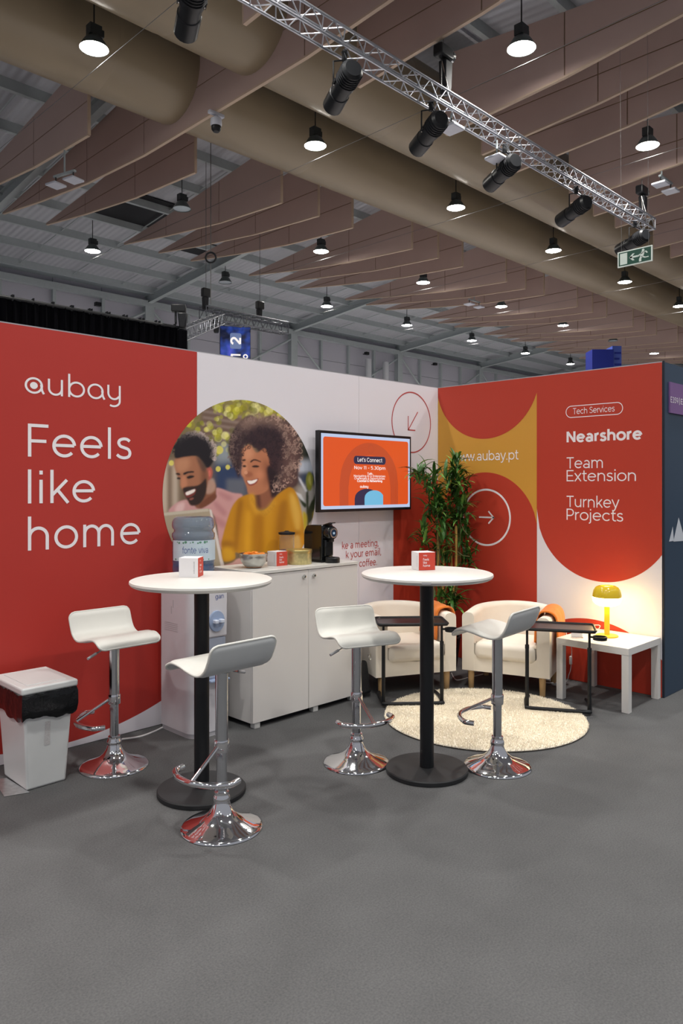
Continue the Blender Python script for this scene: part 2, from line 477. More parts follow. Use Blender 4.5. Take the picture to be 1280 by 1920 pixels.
for x, y, r in ((120,575,20),(530,605,18),(460,618,20),(470,480,30)): blob(x, y, r, r*1.1, S(224,214,110), .85)
# plant on the right
for q in ([(1105,1060),(1100,800),(1112,700),(1120,1060)], [(1112,960),(1180,760),(1200,800),(1130,1000)], [(1090,900),(1060,860),(1040,800),(1100,870)], [(1110,930),(1150,840),(1175,900),(1125,1010)]):
    comp(pmask(q, 5), S(58,66,44))
comp(pmask([(1098,700),(1110,650),(1130,640),(1152,690),(1135,770),(1112,765)], 4), S(150,150,62)); comp(pmask([(1115,700),(1128,660),(1135,740)], 5), S(196,190,110))
comp(pmask([(1075,930),(1105,960),(1100,1060),(1080,1060)], 6), S(200,180,50)); comp(pmask([(1150,940),(1190,900),(1190,1010),(1160,1020)], 6), S(196,176,50))
comp(pmask([(1020,650),(1060,690),(1110,780),(1095,785)], 5, False), S(226,226,232), .9); comp(pmask([(1010,780),(1060,800),(1100,870),(1060,840)], 5, False), S(226,224,226), .8)
# man: shirt, neck, face, hair
comp(pmask([(112,940),(150,870),(240,842),(330,900),(436,838),(446,756),(560,790),(640,812),(560,920),(520,1180),(470,1180),(410,930)], 5), S(205,158,156))
for q in ([(440,850),(520,930),(500,960),(430,880)], [(430,960),(520,1010),(500,1050),(430,1000)], [(470,780),(560,820),(540,850),(470,810)]): comp(pmask(q, 12), S(178,122,124), .6)
for q in ([(160,880),(215,862),(200,930),(150,930)],): comp(pmask(q, 8), S(228,196,192), .8)
comp(pmask([(320,800),(366,700),(436,720),(444,800),(430,842),(330,905),(290,880)], 5), S(142,94,70))
comp(pmask([(352,740),(380,700),(428,690),(438,770),(380,800)], 6), S(206,176,160), .6)
comp(pmask([(330,870),(430,800),(442,836),(340,905)], 5), S(120,72,52), .8)
comp(pmask([(372,615),(400,602),(418,630),(412,680),(385,700),(370,660)], 4), S(188,104,92)); blob(396, 650, 10, 26, S(222,128,112), .8)
comp(pmask([(148,545),(300,522),(352,600),(384,640),(384,720),(360,810),(320,868),(262,880),(238,842),(204,772),(186,742),(186,700),(160,660)], 4), S(168,116,88))
comp(pmask([(158,552),(250,540),(240,620),(165,640)], 16), S(196,144,112), .8)
comp(pmask([(190,690),(215,660),(235,720),(222,752),(192,752)], 8), S(200,140,108), .8)
comp(pmask([(340,600),(384,640),(380,720),(340,740)], 14), S(120,80,62), .8)
comp(pmask([(202,768),(232,748),(300,740),(340,720),(372,690),(372,790),(330,868),(268,884),(240,850)], 5), S(56,40,36))
comp(pmask([(216,792),(262,772),(298,762),(290,800),(250,826),(228,822)], 3), S(126,58,52)); comp(pmask([(224,790),(264,772),(292,766),(286,786),(252,804),(230,808)], 2), S(238,228,220))
comp(pmask([(250,836),(275,826),(282,834),(262,846)], 3), S(160,96,84), .8)
for q in ([(208,648),(240,636),(280,634),(282,644),(244,648),(212,662)], [(152,650),(176,648),(184,662),(160,660)]): comp(pmask(q, 2), S(44,30,28))
for q in ([(232,676),(262,664),(288,672),(262,686),(240,688)], [(160,682),(182,680),(186,692),(166,692)]): comp(pmask(q, 2), S(40,26,26))
comp(pmask([(142,500),(150,440),(190,385),(250,355),(320,360),(380,395),(425,450),(432,540),(400,600),(378,610),(366,600),(340,560),(300,524),(220,530),(152,540)], 4), S(30,26,34))
comp(pmask([(300,524),(345,560),(372,610),(362,640),(330,610)], 8), S(92,68,60), .8)
def curl(x, y, r, col, a, wd=1.4, turn=220):
    a0 = rg.uniform(0, 360); n = 9
    for i in range(n):
        t = math.radians(a0 + turn*i/n); px_, py_ = x + r*math.cos(t), y + r*math.sin(t)*1.1
        i0, i1 = int(py_/2)-4, int(py_/2)+5; j0, j1 = int(px_/2)-4, int(px_/2)+5
        if i0 < 0 or j0 < 0 or i1 > PH or j1 > PW: continue
        d2 = ((XX[i0:i1, j0:j1]-px_)**2 + (YY[i0:i1, j0:j1]-py_)**2) / (4*wd*wd)
        m = (np.exp(-d2) * a)[..., None]
        img[i0:i1, j0:j1] = img[i0:i1, j0:j1]*(1-m) + col*m
for k in range(260):
    t = rg.uniform(math.pi*.98, math.pi*2.12); rr = rg.uniform(.75, 1.08)
    x, y = 290 + 145*rr*math.cos(t), 500 + 140*rr*math.sin(t)
    edge = max(0, (rr-.8)/.3) * max(0, min(1, (x-170)/200))
    curl(x, y, rg.uniform(5, 10), S(30,26,34)*(1-edge) + S(214,196,190)*edge, .8)
# laptop lid
comp(pmask([(50,938),(385,906),(412,918),(505,1330),(455,1335),(430,1380),(50,1380)], 3, False), S(176,162,140)); comp(pmask([(395,908),(412,918),(505,1328),(480,1330)], 3, False), S(222,212,206))
comp(pmask([(50,938),(385,906),(395,925),(50,960)], 3, False), S(200,190,172))
# woman
comp(pmask([(560,1300),(610,1268),(720,1270),(720,1330),(470,1335)], 5), S(212,168,160))
comp(pmask([(532,470),(556,372),(610,280),(690,222),(760,250),(850,228),(960,272),(1036,370),(1064,480),(1046,610),(1034,730),(960,770),(905,790),(866,836),(836,800),(812,640),(760,500),(690,440),(648,450),(634,560),(612,680),(590,640),(545,540)], 6), S(62,44,50))
comp(pmask([(900,280),(1000,320),(1056,460),(1040,620),(1020,740),(930,760),(930,600),(960,440)], 40), S(160,124,112), .38)
comp(pmask([(600,290),(700,225),(850,232),(960,280),(860,300),(760,290),(660,330)], 26), S(176,146,130), .5)
comp(pmask([(722,800),(840,750),(868,836),(806,900),(756,910),(726,885)], 4), S(150,98,74)); comp(pmask([(722,810),(760,800),(770,905),(740,905)], 8), S(92,56,46), .8)
FACE = [(640,470),(690,444),(740,500),(800,470),(830,560),(840,690),(826,762),(770,800),(702,808),(676,790),(668,752),(650,704),(640,676),(626,650),(634,600),(632,560)]
comp(pmask(FACE, 4), S(186,126,94))
comp(pmask([(645,480),(690,455),(720,520),(650,560)], 18), S(214,156,122), .85); comp(pmask([(636,600),(662,570),(672,650),(636,668)], 10), S(214,156,122), .8)
comp(pmask([(790,560),(832,580),(838,700),(800,740)], 20), S(142,88,66), .8); comp(pmask([(730,640),(780,630),(790,680),(740,690)], 16), S(212,146,112), .7)
comp(pmask([(655,640),(700,640),(708,668),(665,676)], 6), S(160,98,74), .8); blob(662, 645, 14, 14, S(226,170,138), .7)
comp(pmask([(664,704),(700,700),(750,686),(742,716),(712,736),(684,736)], 3), S(150,66,58)); comp(pmask([(672,704),(702,703),(744,692),(734,712),(708,726),(686,726)], 2), S(244,236,230))
for q in ([(694,562),(724,546),(768,562),(766,568),(724,556),(698,572)], [(634,552),(654,546),(660,556),(640,562)]): comp(pmask(q, 2), S(58,36,34))
for q in ([(704,600),(732,590),(760,600),(734,608)], [(638,594),(656,590),(664,602),(644,604)]): comp(pmask(q, 2), S(48,30,30))
comp(pmask([(812,620),(850,600),(900,700),(880,800),(852,830),(838,780)], 8), S(44,30,38))
for k in range(950):
    x, y = rg.uniform(528, 1072), rg.uniform(215, 830)
    inside = ((x-800)/268)**2 + ((y-500)/290)**2
    if inside > 1.02 or (y > 640 and x < 830): continue
    fx, fy = (x-735)/112, (y-660)/205
    if fx*fx+fy*fy < 1.0: continue
    e = max(0, min(1, (math.sqrt(inside)-.62)/.32)); e *= .35 + .65*max(0, min(1, (x-620)/300))
    if x > 930: e = max(e, .55)
    c = S(44,32,42)*(1-e) + S(208,176,160)*e
    c = c * rg.uniform(.6, 1.25)
    curl(x, y, rg.uniform(7, 15), c, .75, rg.uniform(1.0, 1.8), rg.uniform(160, 300))
# mustard jumper
comp(pmask([(588,852),(640,815),(715,806),(735,905),(770,925),(830,890),(872,826),(930,776),(985,752),(1030,800),(1072,960),(1088,1120),(1082,1200),(900,1215),(860,1235),(640,1235),(585,1225),(580,1272),(500,1288),(484,1190),(492,1110),(545,930)], 4), S(196,140,28))
for q, c, a in (([(690,812),(722,806),(736,900),(800,915),(860,850),(880,860),(820,945),(740,950),(700,880)], (216,164,54), .9),
                ([(600,880),(640,850),(620,1000),(600,1200),(575,1190)], (150,96,16), .7), ([(660,940),(700,960),(690,1220),(650,1220)], (222,166,44), .7),
                ([(730,970),(790,960),(780,1220),(720,1220)], (170,112,20), .6), ([(800,960),(860,940),(840,1210),(800,1215)], (214,158,40), .6),
                ([(900,900),(960,860),(940,1100),(880,1210)], (150,98,18), .6), ([(980,800),(1020,820),(1062,960),(1040,1080),(1000,960)], (228,186,90), .8),
                ([(920,1120),(1070,1080),(1080,1190),(910,1205)], (206,146,30), .8), ([(930,1110),(1040,1070),(1050,1090),(930,1140)], (140,88,14), .7),
                ([(490,1140),(570,1150),(575,1180),(490,1190)], (150,98,18), .7), ([(500,1190),(560,1200),(575,1270),(505,1282)], (214,164,40), .8)):
    comp(pmask(q, 14), S(*c), a)
for k in range(24):
    x = 700 + k*7.2; y0 = 818 + 118*math.sin(math.pi*min(1, k/20)*.5) - max(0, k-14)*9
    comp(pmask([(x, y0), (x+3, y0), (x+5, y0+38), (x+2, y0+38)], 2, False), S(150,98,20), .35)
comp(pmask([(1000,1130),(1045,1100),(1060,1190),(1015,1190)], 8), S(216,180,110), .8)
img = np.clip(img, 0, 1) ** 1.12 * 1.05

M_photo = bpy.data.materials.new('photographic_print'); M_photo.use_nodes = True
_nt = M_photo.node_tree; _b = _nt.nodes['Principled BSDF']; _b.inputs['Roughness'].default_value = .5
_at = _nt.nodes.new('ShaderNodeVertexColor'); _at.layer_name = 'print'
_gm = _nt.nodes.new('ShaderNodeMix'); _gm.data_type = 'RGBA'; _gm.blend_type = 'MULTIPLY'; _gm.inputs[0].default_value = 1; _gm.inputs[7].default_value = (1.1, 1.1, 1.1, 1)
_nt.links.new(_at.outputs['Color'], _gm.inputs[6]); _nt.links.new(_gm.outputs[2], _b.inputs['Base Color'])
ccx, ccz, cr = -2.272, 1.512, .690
NG = 300
us = np.linspace(ccx-cr, ccx+cr, NG); vs_ = np.linspace(ccz-cr, ccz+cr, NG)
UU, VV = np.meshgrid(us, vs_)
# snap the border of the grid to the circle
dd = np.sqrt((UU-ccx)**2 + (VV-ccz)**2); step = us[1]-us[0]
keep = dd <= cr + step*.75
sc_ = np.where(dd > cr - step*.6, cr/np.maximum(dd, 1e-6), 1.0)
sc_ = np.where((dd > cr - step*.6) & keep, sc_, 1.0)
UG = ccx + (UU-ccx)*sc_; VG = ccz + (VV-ccz)*sc_
t1 = (UG - CAM.x)/S2; t2 = (0 - CAM.y)/S2
cyg = (t1+t2)/2; cxg = (t1-t2)/2
pxg = 640 + F*cxg/cyg; pyg = HOR - F*(VG-CAM.z)/cyg
ii = np.clip((pyg-720)/.2578/2, 0, PH-1.001); jj = np.clip((pxg-290)/.2578/2, 0, PW-1.001)
i0 = ii.astype(int); j0 = jj.astype(int); fi = (ii-i0)[..., None]; fj = (jj-j0)[..., None]
cols = img[i0, j0]*(1-fi)*(1-fj) + img[i0+1, j0]*fi*(1-fj) + img[i0, j0+1]*(1-fi)*fj + img[i0+1, j0+1]*fi*fj
idx = -np.ones((NG, NG), int); kk = np.argwhere(keep); idx[keep] = np.arange(len(kk))
verts = [(float(UG[i, j]), -.0018, float(VG[i, j])) for i, j in kk]
q = np.stack([idx[:-1, :-1], idx[:-1, 1:], idx[1:, 1:], idx[1:, :-1]], -1).reshape(-1, 4)
q = q[(q >= 0).all(1)]
me = bpy.data.meshes.new('photo_print'); me.from_pydata(verts, [], q.tolist())
ca = me.color_attributes.new('print', 'FLOAT_COLOR', 'POINT')
buf = np.ones((len(kk), 4), np.float32); buf[:, :3] = cols[keep]
ca.data.foreach_set('color', buf.ravel()); me.materials.append(M_photo)
obj_of(me, 'photo_print', wl)

# ------------------------------------------------------------------ right wall
wr = struct('wall_right')
Y1, Y2 = -1.045, -2.09
for (a, b, m) in ((0, Y1, M_yel), (Y1, Y2, M_white)):
    MB().box(0, .04, b + .0012, a - .0012, .004, H).build('wall_panel', m, wr, smooth=False)
MB().box(.036, .075, Y2, 0, 0, H - .02).build('backing', M_dark, wr, smooth=False)
MB().box(.005, .035, Y2, .04, H, H + .008).build('top_rail', M_frame, wr, smooth=False)
def right_print(mb, m, off, name='printed_shape'):
    return on_right(mb, off).build(name, m, wr, smooth=False)
ce = lambda u, c, R: math.sqrt(max(0, R*R-(u-c)**2))
right_print(strip(-.001, Y1, lambda u: 2.545 - ce(u, -.53, .545), lambda u: H), M_red2, .0012)
right_print(strip(-.001, Y1, lambda u: .004, lambda u: 1.17 + ce(u, -.523, .53)), M_red2, .0012)
right_print(strip(Y1, Y2, lambda u: 1.396 - ce(u, -1.62, .575), lambda u: H), M_red2, .0012)
right_print(strip(Y1, Y2, lambda u: .004, lambda u: max(.005, -.283 + ce(u, -1.52, .80))), M_red2, .0012)
cy_, cz2, _d = RW(911, 970)
right_print(ring2d(cy_, cz2, .247, .017), M_letter, .0016, 'circle_outline')
ar = MB(); p = lambda a, b: (cy_ - a, cz2 + b)
ribbon(ar, [p(-.075, 0), p(.075, 0)], .014); ribbon(ar, [p(.025, .055), p(.083, -.004)], .014); ribbon(ar, [p(.025, -.055), p(.083, .004)], .014)
right_print(ar, M_letter, .0016, 'arrow')
def rtext(chars, pxl, pxr, pyb, cap_px, weight, m=M_letter, track=0.0, off=.0016):
    U0, z0, d0 = RW(pxl, pyb); U1 = RW(pxr, pyb)[0]
    return right_print(fit_text(chars, U0, U1, z0, cap_px * d0 / F, weight, track), m, off, 'lettering')
rtext('www.aubay.pt', 849, 972, 865, 17.5, .105)
a0, az0, _d = RW(1061, 783); a1, az1, _d = RW(1167, 755)
zt0 = RW(1061, 763)[1]
zc = (az0 + zt0)/2
right_print(rrect2d(a1, a0, zc - .046, zc + .046, .0455, 10, .006), M_letter, .0016, 'pill_outline')
rtext('Tech Services', 1074, 1152, 777, 11.5, .10)
rtext('Nearshore', 1062, 1204, 829.5, 20, .21, track=.06)
rtext('Team', 1062, 1130, 878.5, 21, .098)
rtext('Extension', 1062, 1192, 902.5, 21, .098)
rtext('Turnkey', 1062, 1161, 950.5, 21, .098)
rtext('Projects', 1062, 1168, 974.5, 21, .098)

# ------------------------------------------------------------------ neighbour's navy wall
wn = struct('wall_neighbour')
MB().box(.0, .012, -2.105, -2.092, 0, H + .01).build('corner_post', M_navyd, wn, smooth=False)
for (a, b) in ((.012, 1.0), (1.0, 2.0), (2.0, 3.0)):
    MB().box(a + .001, b - .001, -2.105, -2.06, .003, H).build('wall_panel', M_navy, wn, smooth=False)
M_purple = mat('purple_sign', (.20, .10, .27), rough=.45, var=.25, scale=2.5)
x0, z0, _d = LW(1254, 774, -2.11); zt = LW(1254, 716, -2.11)[1]
MB().box(x0, x0 + .62, -2.118, -2.106, z0, zt).build('stand_number_sign', M_purple, wn, smooth=False)
ca_, cb_ = LW(1257, 754, -2.12), LW(1271, 754, -2.12)
hgt = 10.5*ca_[2]/F
fit_text('E359', ca_[0], cb_[0], ca_[1], hgt, .13, .10).map(lambda u, v, w: (u, -2.1192-w, v)).build('lettering', M_letter, wn, smooth=False)
fit_text('|', cb_[0] + .022, cb_[0] + .030, ca_[1], hgt, .06).map(lambda u, v, w: (u, -2.1192-w, v)).build('lettering', M_letter, wn, smooth=False)
fit_text('E3', cb_[0] + .052, cb_[0] + .140, ca_[1], hgt, .13, .10).map(lambda u, v, w: (u, -2.1192-w, v)).build('lettering', M_letter, wn, smooth=False)
for (l, r, ap, top) in ((1254, 1263, 1261, 987), (1262, 1284, 1272, 970)):
    A, B, C = LW(l, 1015.5, -2.107), LW(r, 1014, -2.107), LW(ap, top, -2.107)
    MB().add([(A[0], -2.1065, A[1]), (B[0], -2.1065, B[1]), (C[0], -2.1065, C[1])], [(0, 1, 2)]).build('mountain_emblem', mat('pale_print', (.62,.66,.72), .5), wn, smooth=False)
# ================================================================== FURNITURE
M_chrome = mat('chrome', (.80, .80, .82), rough=.06, metal=1.0, var=0)
M_tubechrome = mat('chrome_column', (.62, .64, .67), rough=.13, metal=1.0, var=0)
M_vinyl = mat('white_vinyl', (.66, .66, .62), rough=.42, var=.02, bump=.05, bscale=260)
M_vinyl_u = mat('grey_vinyl_underside', (.50, .52, .53), rough=.45, var=.03)
M_lam = mat('white_laminate', (.66, .65, .62), rough=.38, var=.02, scale=3)
M_lamc = mat('cabinet_white', (.68, .66, .64), rough=.42, var=.02, scale=3)
M_post = mat('black_powder_coat', (.004, .005, .007), rough=.5, var=.06)
M_basebk = mat('black_base_plate', (.012, .013, .015), rough=.6, var=.12, bump=.05, bscale=300)
M_boxw = mat('white_card', (.76, .75, .77), rough=.55, var=.01)
M_boxr = mat('red_card', (.58, .06, .035), rough=.5, var=.02)
M_grey = mat('grey_print', (.42, .42, .44), rough=.6, var=.05)
M_metal = mat('brushed_metal', (.62, .62, .60), rough=.25, metal=1, var=.04)

# ---- bar tables
def bar_table(px, py, label, sticker=False):
    c = PZ(px, py, 0)
    t = thing('bar_table', label, 'table', (c.x, c.y, 0), group='round white bar tables')
    MB().lathe([(0,0),(.220,0),(.226,.004),(.226,.022),(.221,.028),(.05,.030),(0,.030)], 64).build('base_plate', M_basebk, t)
    MB().lathe([(0,.028),(.0385,.028),(.0385,1.068),(0,1.068)], 32).build('pole', M_post, t)
    MB().lathe([(0,1.062),(.09,1.062),(.09,1.070),(0,1.070)], 24).build('mounting_plate', M_post, t)
    MB().lathe([(0,1.070),(.345,1.070),(.356,1.076),(.362,1.086),(.360,1.096),(.352,1.100),(0,1.100)], 96).build('table_top', M_lam, t)
    if sticker:
        a = camdir(-.12, -1); mb = MB(); rows = []
        for i in range(5):
            b = a + (i-2)*.033; rows.append([(.3628*math.cos(b), .3628*math.sin(b), 1.080), (.3628*math.cos(b), .3628*math.sin(b), 1.090)])
        mb.grid(rows).build('maker_sticker', M_grey, t)
    return t
T1 = bar_table(378, 1485, 'round white bar table on a black post, nearest the water dispenser')
T2 = bar_table(800, 1446.5, 'round white bar table on a black post, in front of the armchairs', True)

# ---- bar stools
def seat_profile():
    return catmull([(-.190,-.016,0),(-.172,.008,0),(-.130,.026,0),(-.07,.022,0),(-.01,.008,0),(.05,-.001,0),(.092,.006,0),(.125,.030,0),(.148,.070,0),(.164,.112,0),(.172,.142,0)], 4)
def seat_meshes():
    P = [(p.x, p.y) for p in seat_profile()]; n = len(P); W = .185; nw = 16
    L = [0]
    for i in range(1, n): L.append(L[-1] + math.hypot(P[i][0]-P[i-1][0], P[i][1]-P[i-1][1]))
    def halfw(s):
        e = min(s, L[-1]-s); r = .034
        return W - (r - math.sqrt(max(0, r*r-(r-e)**2)) if e < r else 0)
    def surf(off):
        rows = []
        for i in range(n):
            a = P[max(i-1,0)]; b = P[min(i+1,n-1)]
            t = Vector((b[0]-a[0], b[1]-a[1])).normalized(); nn = Vector((-t.y, t.x))
            w = halfw(L[i]); e = min(L[i], L[-1]-L[i]); fe = min(1, .35 + e/.03)
            row = []
            for j in range(nw+1):
                x = -w + 2*w*j/nw; ed = min(1, .35 + (w-abs(x))/.02); k = off*min(fe, ed)
                row.append((x, P[i][0] + nn.x*k, P[i][1] + nn.y*k))
            rows.append(row)
        return rows
    top, bot = surf(.012), surf(-.010)
    mt = MB().grid(top); mt2 = MB().grid(bot)
    edge = [r[0] for r in surf(0.0)] + surf(0.0)[-1][1:] + [r[-1] for r in surf(0.0)][::-1][1:] + surf(0.0)[0][::-1][1:-1]
    pipe = MB().tube(edge, .0062, 6, closed=True)
    return mt.mesh('seat_pad', M_vinyl, angle=80), mt2.mesh('seat_underside', M_vinyl_u, angle=80), pipe.mesh('piping', M_vinyl, angle=80)
SEAT, SEATU, PIPE = seat_meshes()
def bar_stool(px, py, hz, rz, foot_dir, label):
    c = PZ(px, py, 0)
    t = thing('bar_stool', label, 'stool', (c.x, c.y, 0), rz, 'white bar stools')
    MB().lathe([(0,.0),(.186,0),(.190,.003),(.188,.010),(.176,.016),(.15,.026),(.11,.040),(.08,.056),(.058,.076),(.043,.100),(.037,.122),(.0355,.132),(0,.132)], 64).build('base', M_chrome, t, angle=60)
    MB().lathe([(0,.125),(.038,.125),(.040,.130),(.040,.142),(.036,.150),(.0335,.155),(.0335,.168),(.030,.172),(0,.172)], 32).build('base_collar', M_chrome, t)
    MB().lathe([(0,.16),(.0245,.16),(.0245,.42),(0,.42)], 32).build('column', M_tubechrome, t)
    MB().lathe([(0,.385),(.0295,.385),(.0295,hz-.012),(0,hz-.012)], 32).build('outer_column', M_tubechrome, t)
    MB().lathe([(0,.352),(.0335,.352),(.035,.356),(.035,.402),(.0335,.406),(0,.406)], 32).build('footrest_collar', M_chrome, t)
    # footrest, turned by itself about the column
    a = foot_dir - rz
    dx = Vector((math.cos(a), math.sin(a), 0)); sx = Vector((-dx.y, dx.x, 0))
    zf = .275
    arc = []
    for i in range(21):
        q = math.radians(-52 + 104*i/20)
        arc.append(dx*(.005 + .205*math.cos(q)) + sx*(.205*math.sin(q)) + Vector((0,0,zf)))
    ends = [arc[0] - dx*.05, *arc, arc[-1] - dx*.05]
    fr = MB().tube(catmull(ends, 2), .0140, 12).build('footrest', M_chrome, t)
    MB().tube([dx*.030 + Vector((0,0,.378)), dx*.207 + Vector((0,0,zf+.004))], .009, 10).build('footrest_arm', M_chrome, fr)
    # seat
    s = obj_of(SEAT, 'seat', t, (0, 0, hz)); obj_of(SEATU, 'seat_underside', s); obj_of(PIPE, 'piping', s)
    MB().lathe([(0,-.022),(.045,-.022),(.062,-.012),(.062,-.006),(0,-.004)], 24).map(lambda x, y, z: (x, y, z + hz)).build('seat_plate', M_tubechrome, t)
    lv = MB().tube(catmull([(-.03,-.02,hz-.02),(-.075,-.035,hz-.022),(-.10,-.045,hz-.045),(-.145,-.060,hz-.058)], 4), .0045, 8).build('height_lever', M_tubechrome, t)
    MB().tube([(-.138,-.058,hz-.056),(-.195,-.077,hz-.073)], .0075, 10).build('lever_grip', M_grey, lv)
    return t
D = math.radians
bar_stool(214, 1436, .72, D(0), camdir(-.85, -.45), 'white vinyl bar stool beside the rubbish bin, against the red wall')
bar_stool(415.5, 1551, .742, D(181), camdir(-.5, -.87), 'white vinyl bar stool nearest the viewer, seen from behind')
bar_stool(668, 1430, .72, D(-21), camdir(.45, -.89), 'white vinyl bar stool in front of the white cabinet, facing the viewer')
bar_stool(932, 1437, .755, D(186), camdir(-.85, .45), 'white vinyl bar stool standing before the cream rug, back to the viewer')

# ---- printed cube boxes
def cube_box(px, py, z, rz, s, label):
    c = PZ(px, py, z)                    # near vertical edge: local (0,0), red face towards -Y, plain face towards -X
    t = thing('promotional_box', label, 'box', (c.x, c.y, z), rz, 'printed cardboard cubes')
    MB().box(0, s, 0, s, 0, s).build('carton', M_boxw, t, bevel=.0012, seg=1)
    MB().add([(.001,-.0004,.001),(s-.001,-.0004,.001),(s-.001,-.0004,s-.001),(.001,-.0004,s-.001)], [(0,1,2,3)]).build('red_face', M_boxr, t, smooth=False)
    MB().add([(s+.0004,.001,.001),(s+.0004,s-.001,.001),(s+.0004,s-.001,s-.001),(s+.0004,.001,s-.001)], [(0,1,2,3)]).build('red_face', M_boxr, t, smooth=False)
    for nm, tx, u0, u1, v, cap, w in (('logo_lettering', ['TAILA','u','b','TAILA','TAILY'], .028, .050, .080, .0075, .15), ('lettering', 'Feels', .027, .062, .054, .0135, .13), ('lettering', 'like', .027, .050, .037, .0135, .13), ('lettering', 'home', .027, .069, .020, .0135, .13)):
        k = s/.1
        fit_text(tx, u0*k, u1*k, v*k, cap*k, w, .04).map(lambda a, b, w_: (a, -.0009-w_, b)).build(nm, M_letter, t, smooth=False)
    g = MB()
    for i in range(9): g.box(-.0006, -.0003, .018*s/.1, (.022+.0005*(i % 3))*s/.1, (.020+.007*i)*s/.1, (.0245+.007*i)*s/.1)
    g.build('small_print', M_grey, t, smooth=False)
    return t
cube_box(371, 1083, 1.10, D(40), .102, 'white and red promotional cube, plain white side showing, on the left bar table')
cube_box(784.5, 1070, 1.10, D(-27), .102, 'red promotional cube reading Feels like home on the right bar table')
cube_box(518, 1062, 1.022, D(0), .100, 'small red and white cube between the steel bowl and the gold tin')

# ---- cabinet and worktop
CX0, CX1, CY0, CY1 = -2.612, -1.632, -.515, -.06
cb = thing('cabinet', 'white two-door cabinet standing against the printed wall', 'cabinet', (CX0, CY0, 0))
w, d = CX1-CX0, CY1-CY0
MB().box(0, w, .019, d, .035, 1.0).build('body', M_lamc, cb, bevel=.001, seg=1)
MB().box(.05, w-.03, .06, d-.02, .004, .036).build('plinth', M_dark, cb, smooth=False)
for x in (.02, w*.55, w-.06):
    MB().box(x, x+.045, .004, .05, 0, .036).build('foot', mat('grey_foot', (.55,.55,.54), .5), cb, bevel=.002)
for i, (a, b) in enumerate(((.0015, w/2-.0015), (w/2+.0015, w-.0015))):
    dr = MB().box(a, b, 0, .018, .038, .998).build('door', M_lamc, cb, bevel=.0012, seg=1)
    kx = b-.045 if i == 0 else a+.045
    MB().lathe([(0,0),(.010,0),(.0125,.003),(.0125,.012),(.009,.018),(0,.019)], 20).map(lambda x, y, z: (kx+x, -z, .955+y)).build('knob', M_metal, dr)
    MB().lathe([(0,.0),(.004,0),(.004,.0015),(0,.0015)], 12).map(lambda x, y, z: (kx+x, -.019-z, .955+y)).build('keyhole', M_dark, dr)
wt = MB().box(CX0-.004, CX1+.004, CY0-.006, CY1, 1.0015, 1.022).build('worktop', M_lam, None, bevel=.0015, seg=1)
tag(wt, 'white worktop lying on the two-door cabinet under the bowl, tin and coffee machine', 'worktop')
ZT = 1.0222

# ---- bowl with orange sweets
c = PZ(475.5, 1064.5, ZT)
M_steel = mat('polished_steel', (.50, .50, .47), rough=.28, metal=1, var=.1)
bowl = MB().lathe([(0,0),(.040,0),(.052,.004),(.072,.022),(.087,.048),(.094,.078),(.097,.097),(.099,.099),(.096,.0985),(.092,.078),(.084,.048),(.070,.025),(.05,.008),(0,.005)], 48, caps=False)
bowl = bowl.build('steel_bowl', M_steel); bowl.location = (c.x, c.y, ZT)
tag(bowl, 'round brushed steel bowl of orange sweets on the white worktop', 'bowl')
M_or = mat('orange_wrapper', (.80, .25, .03), rough=.35, var=.12, scale=40)
sw = MB()
rs = random.Random(5)
SW = MB().lathe([(0,-.011),(.012,-.009),(.019,-.003),(.020,.003),(.014,.009),(0,.011)], 14).mesh('sweet', M_or)
pos = []
for k in range(400):
    r = .068*math.sqrt(rs.random()); a = rs.uniform(0, 6.283); x, y = r*math.cos(a), r*math.sin(a)
    if all((x-p[0])**2+(y-p[1])**2 > .0335**2 for p in pos): pos.append((x, y))
    if len(pos) >= 13: break
for x, y in pos:
    o = obj_of(SW, 'orange_sweet', None, (c.x+x, c.y+y, ZT + .088 + .012*(1-(x*x+y*y)/.0056)))
    o.rotation_euler = (rs.uniform(-.4,.4), rs.uniform(-.4,.4), rs.uniform(0,6))
    tag(o, 'orange wrapped sweet heaped in the steel bowl', 'sweet', 'orange sweets in the bowl')
MB().lathe([(0,0),(.055,0),(.078,.028),(.088,.062),(.088,.070),(.06,.078),(0,.081)], 32).map(lambda x, y, z: (x, y, z+.006)).build('sweet_heap', M_or, bowl)

# ---- gold tin
c = PZ(560.5, 1057, ZT)
M_gold = mat('gold_tin', (.62, .50, .20), rough=.3, metal=.75, var=.1, scale=18)
M_goldp = mat('gold_tin_pattern', (.58, .50, .24), rough=.35, metal=.55, var=.35, scale=60)
tn = thing('biscuit_tin', 'round gold tin with a lid, left of the black coffee machine', 'tin', (c.x, c.y, ZT))
MB().lathe([(0,0),(.088,0),(.090,.003),(.090,.082),(0,.082)], 48).build('can', M_goldp, tn)
MB().lathe([(0,.080),(.0925,.080),(.0935,.083),(.0935,.100),(.091,.104),(.085,.103),(.080,.101),(0,.101)], 48).build('lid', M_gold, tn)

# ---- glass storage jar behind
M_glass = mat('clear_glass', (.92, .94, .95), rough=.03, trans=.95, var=0, ior=1.2)
jx, jy = -1.985, -.125
jr = thing('glass_jar', 'tall clear jar with dark lid behind the gold tin', 'jar', (jx, jy, ZT))
MB().lathe([(0,.0),(.052,0),(.056,.004),(.056,.20),(.053,.20),(.053,.008),(0,.006)], 32, caps=False).build('glass', M_glass, jr)
MB().lathe([(0,.196),(.058,.196),(.062,.200),(.062,.212),(.02,.218),(.012,.224),(0,.224)], 32).build('lid', M_dark, jr)
MB().lathe([(0,.010),(.050,.010),(.050,.085),(0,.085)], 24).build('cup_stack', mat('pink_paper', (.62,.34,.34), .6), jr)

